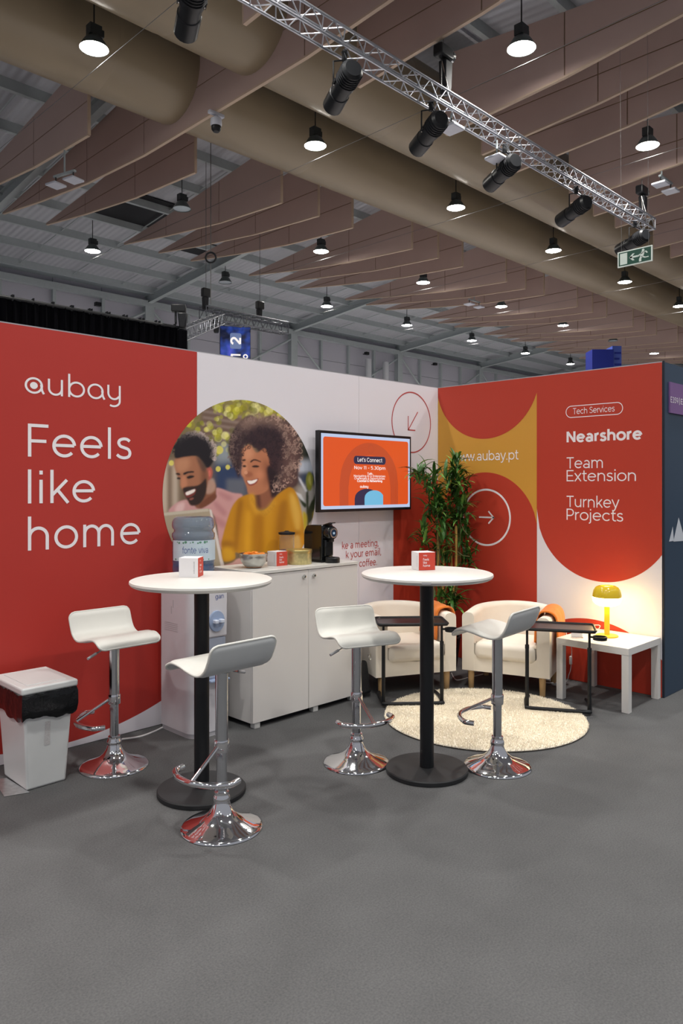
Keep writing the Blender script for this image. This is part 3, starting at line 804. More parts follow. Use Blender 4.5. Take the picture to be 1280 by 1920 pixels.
# ---- coffee machine
M_gloss = mat('gloss_black', (.008, .009, .010), rough=.12, var=.0, coat=.4)
cm = thing('coffee_machine', 'glossy black capsule coffee machine on the worktop below the screen', 'coffee machine', (-1.838, -.355, ZT), D(0))
hw = .058
side = [( .125, .012), (.140,.05), (.140,.20), (.125,.245), (.095,.268), (-.02,.272), (-.055,.262), (-.055,.15), (-.050,.012)]
pr = [(-hw, y, z) for y, z in [(p.x, p.y) for p in catmull([(a, b, 0) for a, b in side], 3)]]
MB().prism(pr, (2*hw, 0, 0)).build('body', M_gloss, cm, bevel=.012, seg=3)
MB().box(-.062, .062, -.055, .14, 0, .014).build('base', M_black, cm, bevel=.004)
MB().lathe([(0,0),(.046,0),(.050,.006),(.050,.075),(.044,.085),(0,.086)], 32).map(lambda x, y, z: (x, -.03-z, .215+y)).build('brewing_head', M_gloss, cm)
dl = MB().lathe([(.026,0),(.036,0),(.036,.006),(.026,.006),(.026,0)], 32, caps=False).map(lambda x, y, z: (x, -.115-z, .215+y)).build('dial_ring', M_metal, cm)
MB().lathe([(0,0),(.026,0),(.024,.004),(0,.005)], 28).map(lambda x, y, z: (x, -.115-z, .215+y)).build('dial_face', mat('dark_blue_gloss', (.01,.03,.07), .1, var=.3, scale=30), dl)
MB().box(-.010, .010, -.1212, -.1205, .206, .222).build('dial_mark', mat('pale_blue_mark', (.45,.65,.85), .4), dl)
MB().prism([(-.034, -.045, .268), (.034, -.045, .268), (.030, -.11, .285), (-.030, -.11, .285)], (0, .004, .008)).build('lever', M_gloss, cm, bevel=.003)
MB().box(-.040, .040, -.075, -.05, .045, .165).build('front_column', M_gloss, cm, bevel=.008, seg=3)
MB().box(-.016, .016, -.108, -.08, .150, .172).build('spout', M_black, cm, bevel=.004)
dt = MB().lathe([(0,0),(.052,0),(.054,.004),(.054,.034),(.050,.038),(0,.038)], 32).map(lambda x, y, z: (x, -.105+y, z)).build('drip_tray', M_black, cm)
for i in range(5): MB().box(-.036, .036, -.135+.014*i, -.130+.014*i, .038, .041).build('grate_bar', M_dark, dt, smooth=False)

# ---- television
Xa, za, _ = LW(598, 806, -.105); Xb = LW(770.5, 818, -.105)[0]; zb2 = LW(596.5, 961, -.105)[1]
W_, H_ = Xb-Xa, za-zb2
tv = thing('television', 'wall-mounted television showing an orange Lets Connect slide', 'television', (Xa, -.105, zb2))
MB().box(0, W_, 0, .045, 0, H_).build('housing', M_black, tv, bevel=.004)
MB().box(W_*.3, W_*.7, .045, .104, H_*.3, H_*.7).build('wall_bracket', M_dark, tv, smooth=False)
def em(name, col, s=.78):
    if name in MATS: return MATS[name]
    m = bpy.data.materials.new(name); m.use_nodes = True; b = m.node_tree.nodes['Principled BSDF']
    b.inputs['Base Color'].default_value = (.02,.02,.02,1); b.inputs['Roughness'].default_value = .25
    b.inputs['Emission Color'].default_value = tuple(col)+(1,); b.inputs['Emission Strength'].default_value = s
    MATS[name] = m; return m
E_pale, E_or, E_dk, E_lb, E_w, E_or2 = em('screen_pale_blue',(.62,.74,1.0)), em('screen_orange',(.90,.105,.012)), em('screen_navy',(.022,.022,.075)), em('screen_sky',(.20,.62,.92)), em('screen_white',(1,.93,.9), .95), em('screen_rust',(.66,.085,.02))
def scr(mb, m, off, nm='screen_shape', par=None): return mb.map(lambda u, v, w: (u*W_, -off-w, v*H_)).build(nm, m, par or tv, smooth=False)
sc = scr(MB().add([(.018,.035,0),(.982,.035,0),(.982,.965,0),(.018,.965,0)], [(0,1,2,3)]), E_pale, .0010, 'screen')
def ell(u, c, r, v0, h): return v0 + h*math.sqrt(max(0, 1-((u-c)/r)**2))
def rr(u0, u1, v0, v1, r): return rrect2d(u0*W_, u1*W_, v0*H_, v1*H_, r).map(lambda a, b, c: (a/W_, b/H_, 0))
scr(rr(.038, .962, .075, .925, .022), E_or, .0014, par=sc)
scr(strip(.20, .84, lambda u: .075, lambda u: ell(u, .52, .32, .35, .53)), E_or2, .0017, par=sc)
scr(strip(.29, .75, lambda u: .075, lambda u: ell(u, .52, .23, .30, .42)), E_or, .0020, par=sc)
scr(ring2d(0, 0, .035, .003).map(lambda a, b, c: (.53+a/W_*.9, .80+b/H_, 0)), em('screen_brown',(.5,.08,.03)), .0023, 'circle_outline', sc)
scr(rr(.345, .695, .60, .705, .030), E_dk, .0023, par=sc)
scr(strip(.355, .60, lambda u: .075, lambda u: ell(u, .485, .13, .16, .125)), E_dk, .0023, par=sc)
scr(strip(.46, .665, lambda u: .075, lambda u: ell(u, .565, .105, .165, .10)), E_lb, .0026, par=sc)
for s_, u0, u1, v, cap, wt_ in (("Let's Connect", .385, .655, .632, .052, .14), ('Nov 11 - 5.30pm', .35, .69, .535, .042, .14), ('Talk:', .49, .55, .468, .026, .2), ('Navigating AI in Enterprises', .345, .69, .437, .028, .15), ('Challenges & Opportunities', .35, .685, .405, .028, .15), ('Cocktail & Networking', .38, .655, .373, .028, .24), (['TAILA','u','b','TAILA','TAILY'], .41, .50, .298, .035, .18)):
    scr(fit_text(s_, u0, u1, v, cap, wt_, .05), E_w, .0030, 'lettering', sc)

# ---- water dispenser and bottle
M_disp = mat('white_appliance', (.64, .63, .67), rough=.4, var=.02)
M_dispb = mat('blue_grey_plastic', (.30, .38, .55), rough=.3, var=.04)
DX0, DX1, DYF, DYB = -3.01, -2.735, -.43, -.05
wd = thing('water_dispenser', 'tall white water dispenser between the red wall and the cabinet', 'water dispenser', ((DX0+DX1)/2, (DYF+DYB)/2, 0))
hx, hy = (DX1-DX0)/2, (DYB-DYF)/2
def rbox(hx, hy0, hy1, r, z0, z1, n=8, cy=None):
    o = AR(hx-r, hy1-.02, r if False else .02, .02, 0, 90, 3); pts = []
    pts += [(hx, hy1-.015), (hx-.015, hy1), (-hx+.015, hy1), (-hx, hy1-.015)]
    pts += AR(-hx+r, hy0+r, r, r, 180, 270, n) + AR(hx-r, hy0+r, r, r, 270, 360, n)
    return MB().prism([(a, b, z0) for a, b in pts], (0, 0, z1-z0))
rbox(hx, -hy, hy, .09, .03, .955).build('body', M_disp, wd, angle=30)
rbox(hx-.006, -hy+.006, hy-.004, .088, 0, .03).build('base', mat('pale_grey_plastic', (.5,.5,.53), .5), wd, angle=30)
rbox(hx-.004, -hy+.006, hy-.004, .088, .955, .985).build('top_cover', M_disp, wd, angle=30)
MB().box(-hx+.1, hx-.03, -hy-.006, -hy+.02, .36, .62).build('drip_recess', mat('recess_blue_grey', (.34,.38,.48), .4), wd, bevel=.01)
MB().box(-hx+.09, hx-.022, -hy-.012, -hy+.02, .62, .93).build('front_panel', M_disp, wd, bevel=.012)
tp = MB().lathe([(0,0),(.058,0),(.056,.012),(0,.016)], 28).map(lambda x, y, z: (.028+x, -hy-.012-z, .725+y*1.15)).build('tap_plate', M_dispb, wd)
for k in (-.022, .022): MB().box(.028+k-.014, .028+k+.014, -hy-.055, -hy-.02, .715, .738).build('tap', mat('pale_tap', (.62,.68,.8), .3), tp, bevel=.004)
MB().box(-hx+.1, hx-.03, -hy-.05, -hy, .350, .362).build('drip_tray', M_dispb, wd, bevel=.003)
for (zz, k) in ((.80, 0), (.76, 1)): MB().box(-hx-.0012, -hx-.0004, .03+k*.02, .036+k*.02, zz, zz+.05).build('rating_label', M_grey, wd, smooth=False)
for k in range(5): MB().box(-hx-.001, -hx-.0003, -.02-.0*k, .13, .70-.012*k, .7025-.012*k).build('vent_slot', M_grey, wd, smooth=False)
fit_text('gan', -.01, .055, .865, .030, .11).map(lambda u, v, w: (u+.03, -hy-.0128, v)).build('lettering', mat('blue_print', (.06,.10,.35), .5), wd, smooth=False)
M_bottle = mat('blue_bottle', (.66, .78, .95), rough=.07, trans=.93, var=0, ior=1.45)
bt = thing('water_bottle', 'large blue clear water bottle upturned on the water dispenser', 'bottle', ((DX0+DX1)/2, (DYF+DYB)/2 + .01, .987))
prof = [(0,.0),(.10,0),(.128,.02),(.136,.05),(.134,.075),(.128,.085),(.134,.095),(.136,.16),(.136,.225),(.131,.238),(.131,.252),(.137,.262),(.137,.284),(.126,.296),(.124,.308),(.135,.322),(.138,.340),(.136,.362),(.127,.382),(.108,.394),(0,.394)]
MB().lathe([(r, z) for r, z in prof] + [(max(0, r-.003), z-.003 if z > .39 else z) for r, z in prof[1:]][::-1] + [(0,.003)], 56, caps=False).build('shell', M_bottle, bt, angle=70)
MB().lathe([(0,.004),(.098,.004),(.125,.022),(.132,.05),(.131,.16),(.131,.222),(0,.222)], 40).build('water', mat('blue_water', (.42,.58,.92), rough=.02, trans=.92, var=0, ior=1.12), bt)
mb = MB(); rows = []
a0 = camdir(0, -1)
for i in range(25):
    a = a0 - .95 + 2.6*i/24
    rows.append([(.1395*math.cos(a), .1395*math.sin(a), .115), (.1395*math.cos(a), .1395*math.sin(a), .245)])
lab = mb.grid(rows).build('paper_label', mat('pale_blue_label', (.60,.72,.80), .5, var=.05), bt)
def oncyl(m_, r=.1402): return m_.map(lambda u, v, w: (r*math.cos(a0+u/.14), r*math.sin(a0+u/.14), v))
oncyl(fit_text('fonte', -.045, .045, .165, .042, .085)).build('lettering', mat('blue_print', (.06,.10,.35), .5), lab, smooth=False)
oncyl(fit_text('viva', .058, .125, .165, .042, .085)).build('lettering', mat('blue_print', (.06,.10,.35), .5), lab, smooth=False)
M_leafp = mat('green_print', (.12, .30, .20), .5, var=.4, scale=80)
rs = random.Random(2)
for k in range(16):
    u = -.10 + k*.0155; v = .232 if k % 3 else .122; r = rs.uniform(.004, .009)
    oncyl(disc2d(u, v + rs.uniform(-.004,.004), r, 8, r*rs.uniform(.6,1.2))).build('leaf_print', M_leafp, lab, smooth=False)

# ---- rubbish bin
M_bin = mat('white_bin_plastic', (.66, .68, .68), rough=.4, var=.02)
b0 = PZ(50, 1484, 0)
bn = thing('rubbish_bin', 'white lidded rubbish bin with a black liner, far left by the red wall', 'bin', (b0.x, b0.y, 0))
MB().taper((0,.21,0,.30), (-.028,.238,-.03,.332), 0, .50).build('body', M_bin, bn, bevel=.012, seg=3)
rs = random.Random(9); rows = []
per = []
for i in range(64):
    t = i/64*4; s = int(t); f = t-s
    x0, x1, y0, y1 = -.036, .246, -.038, .340
    per.append([(x0+(x1-x0)*f, y0), (x1, y0+(y1-y0)*f), (x1-(x1-x0)*f, y1), (x0, y1-(y1-y0)*f)][s])
cxm, cym = .105, .151
for lv, (z, k) in enumerate(((.372, 1.0), (.388, 1.03), (.42, 1.06), (.455, 1.045), (.49, 1.05), (.505, 1.02))):
    row = []
    for i, (x, y) in enumerate(per):
        kk2 = k + rs.uniform(-.012, .02)*(1 if 0 < lv < 5 else .4)
        dz = (rs.uniform(-.004, .004) + .012*math.sin(i*.4) + .006*math.sin(i*1.1)) if lv < 2 else rs.uniform(-.006,.006)
        row.append((cxm+(x-cxm)*kk2, cym+(y-cym)*kk2, z+dz))
    rows.append(row)
MB().grid(rows, closed_u=True).build('liner_bag', mat('black_film', (.006,.007,.008), rough=.18, var=0, bump=.5, bscale=30), bn, angle=25)
ld = MB().box(-.045, .255, -.05, .352, .508, .545).build('lid', M_bin, bn, bevel=.01, seg=3)
MB().box(.0, .21, .0, .30, .545, .5485).build('lid_flap', M_bin, ld, bevel=.003)
MB().add([(.085,-.0135,.22),(.115,-.0135,.22),(.117,-.0205,.345),(.087,-.0205,.345)], [(0,1,2,3)]).map(lambda x, y, z: (x, y-.001-(.0), z)).build('barcode_sticker', mat('sticker', (.55,.54,.54), .5, var=.3, scale=150), bn, smooth=False)

# ---- tub armchairs
M_cream = mat('cream_fabric', (.84, .77, .66), rough=.85, var=.05, scale=8, bump=.15, bscale=500, sheen=.1)
M_oak = mat('pale_wood', (.50, .32, .15), rough=.5, var=.15, scale=25)
def armchair_meshes():
    hw, df, db, th = .335, -.27, .33, .095
    path = []; r = .27
    path += [(-hw+th/2, df + .012), (-hw+th/2, df+.10), (-hw+th/2, db-th/2-r)]
    path += [(-hw+th/2+r + r*math.cos(D(a)), db-th/2-r + r*math.sin(D(a))) for a in range(170, 89, -10)]
    path += [(hw-th/2-r + r*math.cos(D(a)), db-th/2-r + r*math.sin(D(a))) for a in range(90, 9, -10)]
    path += [(hw-th/2, db-th/2-r), (hw-th/2, df+.10), (hw-th/2, df+.012)]
    rows = []
    n = len(path)
    for i, (x, y) in enumerate(path):
        a = path[max(i-1,0)]; b = path[min(i+1,n-1)]
        t = Vector((b[0]-a[0], b[1]-a[1])).normalized(); nn = Vector((-t.y, t.x))
        bk = max(0, min(1, (y-df)/.6)); zt = .595 + .035*bk*bk
        flare = .03*bk
        row = []
        sec = [(-th/2, .145), (-th/2, .40), (-th/2, zt-.035)] + [(-th/2+.035-.035*math.cos(D(q)), zt-.035+.035*math.sin(D(q))) for q in (22,45,67,90)] + [(th/2-.035+.035*math.sin(D(q)), zt-.035+.035*math.cos(D(q))) for q in (0,22,45,67,90)] + [(th/2, .40), (th/2, .145)]
        for (o, z) in sec:
            oo = o + flare*((z-.145)/.5)*(1 if True else 0)
            row.append((x + nn.x*oo, y + nn.y*oo, z))
        rows.append(row)
    mb = MB().grid(rows)
    for row in (rows[0], rows[-1]): mb.add(row, [tuple(range(len(row)))])
    # front apron with a rounded sill, and seat deck
    pts = [(-hw+th-.004, .145), (hw-th+.004, .145), (hw-th+.004, .36)] + [(hw-th-.035 + .04*math.cos(D(q)), .30 + .04*math.sin(D(q))*-1) for q in (10,40,70)] + [(.0, .242)] + [(-hw+th+.035 - .04*math.cos(D(q)), .30 - .04*math.sin(D(q))) for q in (70,40,10)] + [(-hw+th-.004, .36)]
    mb.prism([(a, df+.014, b) for a, b in pts], (0, .06, 0))
    mb.box(-hw+th-.02, hw-th+.02, df+.05, db-.06, .15, .245)
    body = mb.mesh('armchair_body', M_cream, angle=50)
    leg = MB().lathe([(0,0),(.019,0),(.021,.004),(.026,.15),(0,.15)], 20).mesh('leg', M_oak)
    return body, leg
ABODY, ALEG = armchair_meshes()
def armchair(pl, pr, label):
    a, b = PZ(*pl), PZ(*pr); ax = (b-a); rz = math.atan2(ax.y, ax.x); mid = (a+b)/2
    back = Vector((-math.sin(rz), math.cos(rz), 0)); o = mid + back*.215
    t = thing('tub_armchair', label, 'armchair', (o.x, o.y, 0), rz, 'cream tub armchairs')
    bd = obj_of(ABODY, 'body', t)
    bv = bd.modifiers.new('bevel', 'BEVEL'); bv.width = .008; bv.segments = 2; bv.limit_method = 'ANGLE'; bv.angle_limit = D(50)
    MB().box(-.232, .232, -.285, .22, .246, .375).build('seat_cushion', M_cream, t, bevel=.04, seg=5)
    for sx in (-1, 1):
        for y in (-.215, .22): obj_of(ALEG, 'leg', t, (sx*.275, y, 0))
    return t
A1 = armchair((711, 1304), (840, 1291), 'cream tub armchair on the left, behind the right bar table')
A2 = armchair((881, 1289), (1019, 1306), 'cream tub armchair on the right, next to the white side table')

# ---- orange throws over the arms
M_throw = mat('orange_throw', (.74, .20, .02), rough=.9, var=.1, scale=30, bump=.3, bscale=300, sheen=.2)
def throw(chair, label, inner, outer):
    xa = .335-.095/2
    prof = [(xa-.070, .385-inner), (xa-.066, .47), (xa-.060, .56), (xa-.047, .598), (xa-.02, .616), (xa+.02, .620), (xa+.052, .605), (xa+.072, .56), (xa+.078, .46), (xa+.080, .56-outer)]
    prof = [(p.x, p.y) for p in catmull([(a, b, 0) for a, b in prof], 4)]
    rs = random.Random(len(label)); ph = rs.uniform(0, 6)
    rows = []
    for i, (x, z) in enumerate(prof):
        row = []
        for j in range(15):
            y = -.17 + .30*j/14
            wv = .004*math.sin(j*1.3+ph+i*.12) + .003*math.sin(j*2.6+i*.3)
            k = 1 if i > len(prof)/2 else -1
            dz = .012*math.sin(j*.6+ph) if i in (0, len(prof)-1) else 0
            row.append((x + wv*k*.7 + k*.004, y + .006*math.sin(i*.4+ph), z + abs(wv)*.6 + dz + .014*max(0,(y+.1)/.25)))
        rows.append(row)
    mb = MB().grid(rows)
    o = mb.build('orange_throw', M_throw, None, angle=80)
    s = o.modifiers.new('solid', 'SOLIDIFY'); s.thickness = .012; s.offset = 1
    o.location = chair.location; o.rotation_euler = chair.rotation_euler
    return tag(o, label, 'throw', 'orange throws on the armchairs')
throw(A1, 'orange throw over the arm of the left armchair, hanging onto its seat', .0, .25)
throw(A2, 'orange throw over the arm of the right armchair, beside the lamp', .0, .30)

# ---- C-shaped tray tables
def tray_table(pl, pr, z, label):
    a, b = PZ(*pl), PZ(*pr); ax = b-a; rz = math.atan2(ax.y, ax.x); mid = (a+b)/2; w = ax.length
    t = thing('tray_table', label, 'side table', (mid.x, mid.y, 0), rz, 'black C-shaped tray tables')
    hw = w/2; r = .0135
    zr_ = r + .013
    base = [(-hw+.01,.32,r)] + [(-hw-.004,.22,r),(-hw,.06,r)] + [(-hw+.008,.015,r),(-hw+.04,0,r)] + [(hw-.04,0,r),(hw-.008,.015,r)] + [(hw,.06,r),(hw+.004,.22,r),(hw-.01,.32,r)]
    MB().tube([p_ + Vector((0,0,.013)) for p_ in catmull(base, 4)], r, 10).build('floor_frame', M_post, t)
    for sx in (-1, 1):
        ps = MB().tube(catmull([(sx*(hw-.006),.07,.014),(sx*(hw-.006),.045,.02),(sx*(hw-.006),.03,.06),(sx*(hw-.006),.03,.45)], 5), r, 10).build('leg', M_post, t)
        MB().tube([(sx*(hw-.006),.03,.44),(sx*(hw-.006),.03,z-.02)], .0085, 10).build('telescopic_tube', M_post, ps)
        MB().lathe([(0,.435),(.0145,.435),(.0145,.462),(0,.462)], 16, (sx*(hw-.006), .03, 0)).build('clamp', M_dark, ps)
    u0, u1, v0, v1, rr_ = -hw-.035, hw+.035, -.015, .275, .03
    pts = [(x, y) for x, y in AR(u1-rr_, v1-rr_, rr_, rr_, 0, 90, 5)+AR(u0+rr_, v1-rr_, rr_, rr_, 90, 180, 5)+AR(u0+rr_, v0+rr_, rr_, rr_, 180, 270, 5)+AR(u1-rr_, v0+rr_, rr_, rr_, 270, 360, 5)]
    tr = MB().prism([(x, y, z-.020) for x, y in pts], (0, 0, .012)).build('tray', mat('dark_brown_tray', (.030,.020,.020), rough=.28, var=.1), t)
    MB().tube([(x, y, z-.006) for x, y in pts], .0085, 8, closed=True).build('tray_rim', M_post, tr)
    ch = MB().lathe([(.030,-.014),(.046,-.014),(.048,.010),(.042,.010),(.040,-.008),(.030,-.008),(.030,-.014)], 28, (hw+.062, .02, z-.052), caps=False).build('cup_holder', M_post, t)
    MB().tube([(hw-.006,.03,z-.05),(hw+.02,.02,z-.05)], .007, 8).build('holder_arm', M_post, ch)
    return t
tray_table((718, 1327), (831, 1325), .60, 'black tray table in front of the left armchair, behind the right bar table')
tray_table((986, 1334), (1107, 1343), .588, 'black tray table with cup holder beside the white side table')

# ---- round rug
c = PZ(907, 1345, 0); RR = .685
rug = thing('round_rug', 'round cream shaggy rug on the grey floor before the armchairs', 'rug', (c.x, c.y, 0))
M_rug = mat('cream_wool', (.87, .80, .66), rough=1, var=.06, scale=20, sheen=.1)
MB().lathe([(0,.001),(RR-.006,.001),(RR-.004,.008),(0,.008)], 96).build('backing', mat('rug_backing', (.10,.09,.08), .9), rug)
rs = np.random.RandomState(4); NT = 34000
rad = (RR-.008)*np.sqrt(rs.rand(NT)); ang = rs.rand(NT)*2*np.pi
x = rad*np.cos(ang); y = rad*np.sin(ang); la = rs.rand(NT)*2*np.pi; lean = .003+.008*rs.rand(NT); hgt_ = .019+.006*rs.rand(NT); wd_ = .0042+.002*rs.rand(NT); o = rs.rand(NT)*2*np.pi
vb = np.zeros((NT, 4, 3))
for k in range(3):
    vb[:, k, 0] = x + wd_*np.cos(o+k*2.094); vb[:, k, 1] = y + wd_*np.sin(o+k*2.094); vb[:, k, 2] = .006
vb[:, 3, 0] = x+lean*np.cos(la); vb[:, 3, 1] = y+lean*np.sin(la); vb[:, 3, 2] = hgt_
base_ = np.arange(NT)*4
fc = np.concatenate([np.stack([base_, base_+1, base_+3], 1), np.stack([base_+1, base_+2, base_+3], 1), np.stack([base_+2, base_, base_+3], 1)])
me = bpy.data.meshes.new('pile'); me.from_pydata(vb.reshape(-1, 3).tolist(), [], fc.tolist()); me.materials.append(M_rug)
tag(obj_of(me, 'pile', rug), kind='stuff')
MB().lathe([(0,.008),(RR-.008,.008),(RR-.012,.014),(0,.014)], 96).build('pile_base', M_rug, rug)

# ---- white side table with lamp
st = thing('side_table', 'square white side table in the corner under the yellow lamp', 'table', (-.56, -2.085, 0))
M_lack = mat('white_lacquer', (.68, .67, .65), rough=.35, var=.01)
MB().box(0, .55, 0, .55, .40, .45).build('table_top', M_lack, st, bevel=.002)
LG = MB().box(0, .05, 0, .05, 0, .40).mesh('leg', M_lack, smooth=False)
for x in (.001, .499):
    for y in (.001, .499): obj_of(LG, 'leg', st, (x, y, 0))
c = PZ(1137.5, 1193, .45)
lm = thing('table_lamp', 'yellow mushroom table lamp, lit, on the white side table', 'lamp', (c.x, c.y, .4502))
M_ylw = mat('yellow_lacquer', (.72, .50, .03), rough=.3, var=.02)
M_amber = mat('amber_glass', (.50, .36, .02), rough=.12, var=.0, emit=(.60, .38, .01, .22))
M_opal = mat('opal_glass_lit', (.9, .85, .7), rough=.4, var=0, emit=(1.0, .70, .24, 21.0))
MB().lathe([(0,0),(.080,0),(.082,.003),(.080,.010),(.03,.013),(0,.013)], 48).build('base', M_ylw, lm)
MB().lathe([(0,.012),(.0195,.012),(.0195,.235),(0,.235)], 28).build('stem', M_ylw, lm)
sh = MB().lathe([(.028,.226),(.062,.231),(.086,.243),(.100,.262),(.105,.284),(.105,.296)], 48, caps=False).build('shade', M_opal, lm, angle=80)
MB().lathe([(.105,.2955),(.104,.316),(.097,.346),(.082,.368),(.062,.378),(.050,.380),(.046,.376),(.046,.370)], 48, caps=False).build('shade_top', M_amber, sh, angle=80)
MB().lathe([(0,.364),(.046,.364),(.046,.369),(0,.370)], 32).build('top_diffuser', M_opal, sh)
cordm = mat('white_cord', (.7,.7,.7), .5)
zt_ = .4502
cd = thing('lamp_cord', 'white lamp cord with inline switch hanging behind the side table', 'cord', (0, 0, 0))
p0 = Vector((c.x, c.y, zt_+.02)); e0 = PD(1108, 1190, 5.62); pts = [p0 + Vector((-.02,.08,.0)), PD(1122, 1172, 5.66), Vector((-.30, -1.50, .47)), Vector((-.305, -1.49, .40)), PD(1071, 1215, 5.92), PD(1070, 1250, 5.92), PD(1066, 1265, 5.95), PD(1058, 1279, 5.98)]
pts[-1].z = .008; pts.append(pts[-1] + Vector((-.15,.12,0)))
MB().tube(catmull(pts, 6), .0032, 8).build('cable', cordm, cd)
sp = PD(1069.5, 1238, 5.92)
MB().box(sp.x-.012, sp.x+.012, sp.y-.009, sp.y+.009, sp.z-.033, sp.z+.033).build('inline_switch', cordm, cd, bevel=.005)
c = PZ(1081, 1196, .45)
cd2 = thing('card_holder', 'small clear card stand with a white card behind the tray table', 'card holder', (c.x, c.y, .4502), D(-40))
MB().box(-.042, .042, -.02, .02, 0, .006).build('foot', M_glass, cd2, bevel=.001)
MB().box(-.042, .042, -.003, .003, .006, .055).build('card', M_boxw, cd2, smooth=False)

# ---- black backpack beside the cabinet
bp_ = thing('backpack', 'black backpack leaning between the cabinet and the left armchair', 'bag', (-1.56, -.36, 0), D(0))
M_bag = mat('black_nylon', (.008,.009,.011), rough=.6, var=.2, bump=.3, bscale=120)
MB().taper((-.060,.062,-.15,.16), (-.050,.050,-.08,.12), .0, .46).build('pack', M_bag, bp_, bevel=.05, seg=4)
MB().taper((-.055,.056,-.19,-.13), (-.045,.048,-.15,-.10), .03, .27).build('front_pocket', M_bag, bp_, bevel=.025, seg=3)
MB().tube(catmull([(-.03,-.05,.44),(-.03,-.06,.50),(.03,-.06,.50),(.03,-.05,.44)], 5), .009, 8).build('handle', M_bag, bp_)
MB().tube(AR(0, 0, .013, .018, 0, 360) and [(.02+.013*math.cos(k*.52), -.195, .30+.018*math.sin(k*.52)) for k in range(12)], .0028, 6, closed=True).build('clip', M_metal, bp_)
MB().box(.008, .032, -.197, -.185, .315, .328).build('buckle', M_metal, bp_, bevel=.002)

# ---- cables
ca1 = MB().tube(catmull([PZ(228,1386,.005), PZ(262,1381,.005), PZ(290,1371,.005), PZ(308,1362,.006)], 6), .006, 8).build('white_power_cable', cordm, None)
tag(ca1, 'white power cable on the floor running to the water dispenser', 'cable')
ca2 = MB().tube(catmull([PZ(846,1262,.004), PZ(850,1270,.004), PZ(858,1275,.004), PZ(880,1270,.004), PZ(905,1264,.004)], 6), .0042, 8).build('white_power_cable', cordm, None)
tag(ca2, 'thin white cable on the floor between the two armchairs', 'cable')
M_foil = mat('scuffed_foil', (.55,.57,.58), rough=.3, metal=.8, var=.3, scale=40)
a, b, c_, d_ = PZ(-12,1462,.002), PZ(12,1459,.002), PZ(56,1486,.002), PZ(8,1494,.002)
fo = MB().prism([a, d_, c_, b], (0,0,.0015)).build('foil_sheet', M_foil, None, smooth=False)
tag(fo, 'scrap of silver foil sheet on the carpet under the rubbish bin', 'foil')

# ---- bamboo plant
M_leaf = mat('plant_leaf', (.040, .125, .022), rough=.38, var=.5, scale=4, spec=.4)
M_leaf2 = mat('plant_leaf_pale', (.17, .36, .07), rough=.38, var=.4, scale=4, spec=.4)
M_cane = mat('plant_cane', (.42, .27, .07), rough=.55, var=.25, scale=14)
M_canes = mat('thin_stem', (.10, .09, .03), rough=.6, var=.3, scale=14)
PX_, PY_ = -.37, -.36
pl = thing('bamboo_plant', 'tall leafy bamboo-like potted plant in the corner of the booth', 'plant', (PX_, PY_, 0))
base_v = Vector((PX_, PY_, 0))
MB().lathe([(0,0),(.10,0),(.105,.005),(.135,.25),(.14,.255),(.14,.27),(.125,.27),(.122,.24),(0,.24)], 40).build('pot', M_dark, pl)
MB().lathe([(0,.225),(.121,.225),(.121,.242),(0,.245)], 24).build('soil', mat('soil', (.03,.02,.012), .95, var=.4, scale=60), pl)
def leafmesh(m):
    L, Wd = 1.0, .165
    vs = []; fs = []
    for i in range(6):
        t = i/5; w_ = Wd*math.sin(math.pi*min(1, .12+t*.88))**.8*(1 if t < 1 else 0); zz = .30*t*(1-t)*1.6 - .10*t*t
        vs += [(-w_/2, t*L, zz+.03*w_/Wd), (0, t*L, zz), (w_/2, t*L, zz+.03*w_/Wd)]
    for i in range(5):
        b = i*3; fs += [(b, b+1, b+4, b+3), (b+1, b+2, b+5, b+4)]
    return vs, fs
LV, LF = leafmesh(None)
LM = []
for nm, m in (('leaf', M_leaf), ('leaf', M_leaf2)):
    q_ = MB(); q_.add(LV, LF); LM.append(q_.mesh(nm, m, angle=80))
crop = lambda x, y: (760 + .1823*x, 850 + .1823*y)
CL = [(130,190,26,-.25),(205,240,12,-.2),(290,270,24,-.1),(240,320,14,0),(520,110,26,.05),(500,190,24,.1),(540,250,26,0),(430,250,14,-.1),(330,430,26,-.1),(240,420,14,-.15),(300,520,26,-.1),(480,350,22,.1),(530,400,26,.1),(620,340,14,.15),(540,520,28,.05),(610,540,16,.1),(330,610,28,-.05),(430,560,22,0),(270,620,16,-.1),(390,690,20,-.05),(540,640,28,.05),(620,690,10,.1),(470,720,18,.1),(180,850,22,-.15),(210,900,14,-.1),(390,840,18,-.15),(350,930,16,0),(580,800,22,.1),(640,840,16,.2),(560,930,14,.1),(660,1060,24,.1),(600,1090,14,.1),(390,1040,20,0),(340,1000,16,0),(430,1100,14,0),(450,1480,26,-.25),(360,1460,18,-.25),(520,1440,18,-.2),(490,1560,12,-.2)]
rs = random.Random(21)
pal = []
stems = {}
Lst = []
for (cx, cy, n, dd) in CL:
    px, py = crop(cx, cy); P = PD(px, py, 6.54 + dd*.9)
    for k in range(int(n*1.05)):
        az = rs.uniform(0, 6.283); el = rs.uniform(.15, 1.25) if k % 4 else rs.uniform(-.5, .2)
        Lst.append((P + Vector((rs.gauss(0,.018), rs.gauss(0,.018), rs.gauss(0,.045)-.03)), az, el, rs.uniform(.11, .19), rs.random()))
Lst = [l for l in Lst if not (l[0].x < -.38 and l[0].y > -.25 and l[0].z > 1.3) and l[0].x + math.cos(l[1])*l[3] < -.02 and l[0].y + math.sin(l[1])*l[3] < -.02]
rs.shuffle(Lst)
def leaf_mx(l):
    P, az, el, ln, _ = l
    return Matrix.Translation(P - base_v) @ Matrix.Rotation(az - math.pi/2, 4, 'Z') @ Matrix.Rotation(el, 4, 'X') @ Matrix.Diagonal((ln, ln, ln, 1))
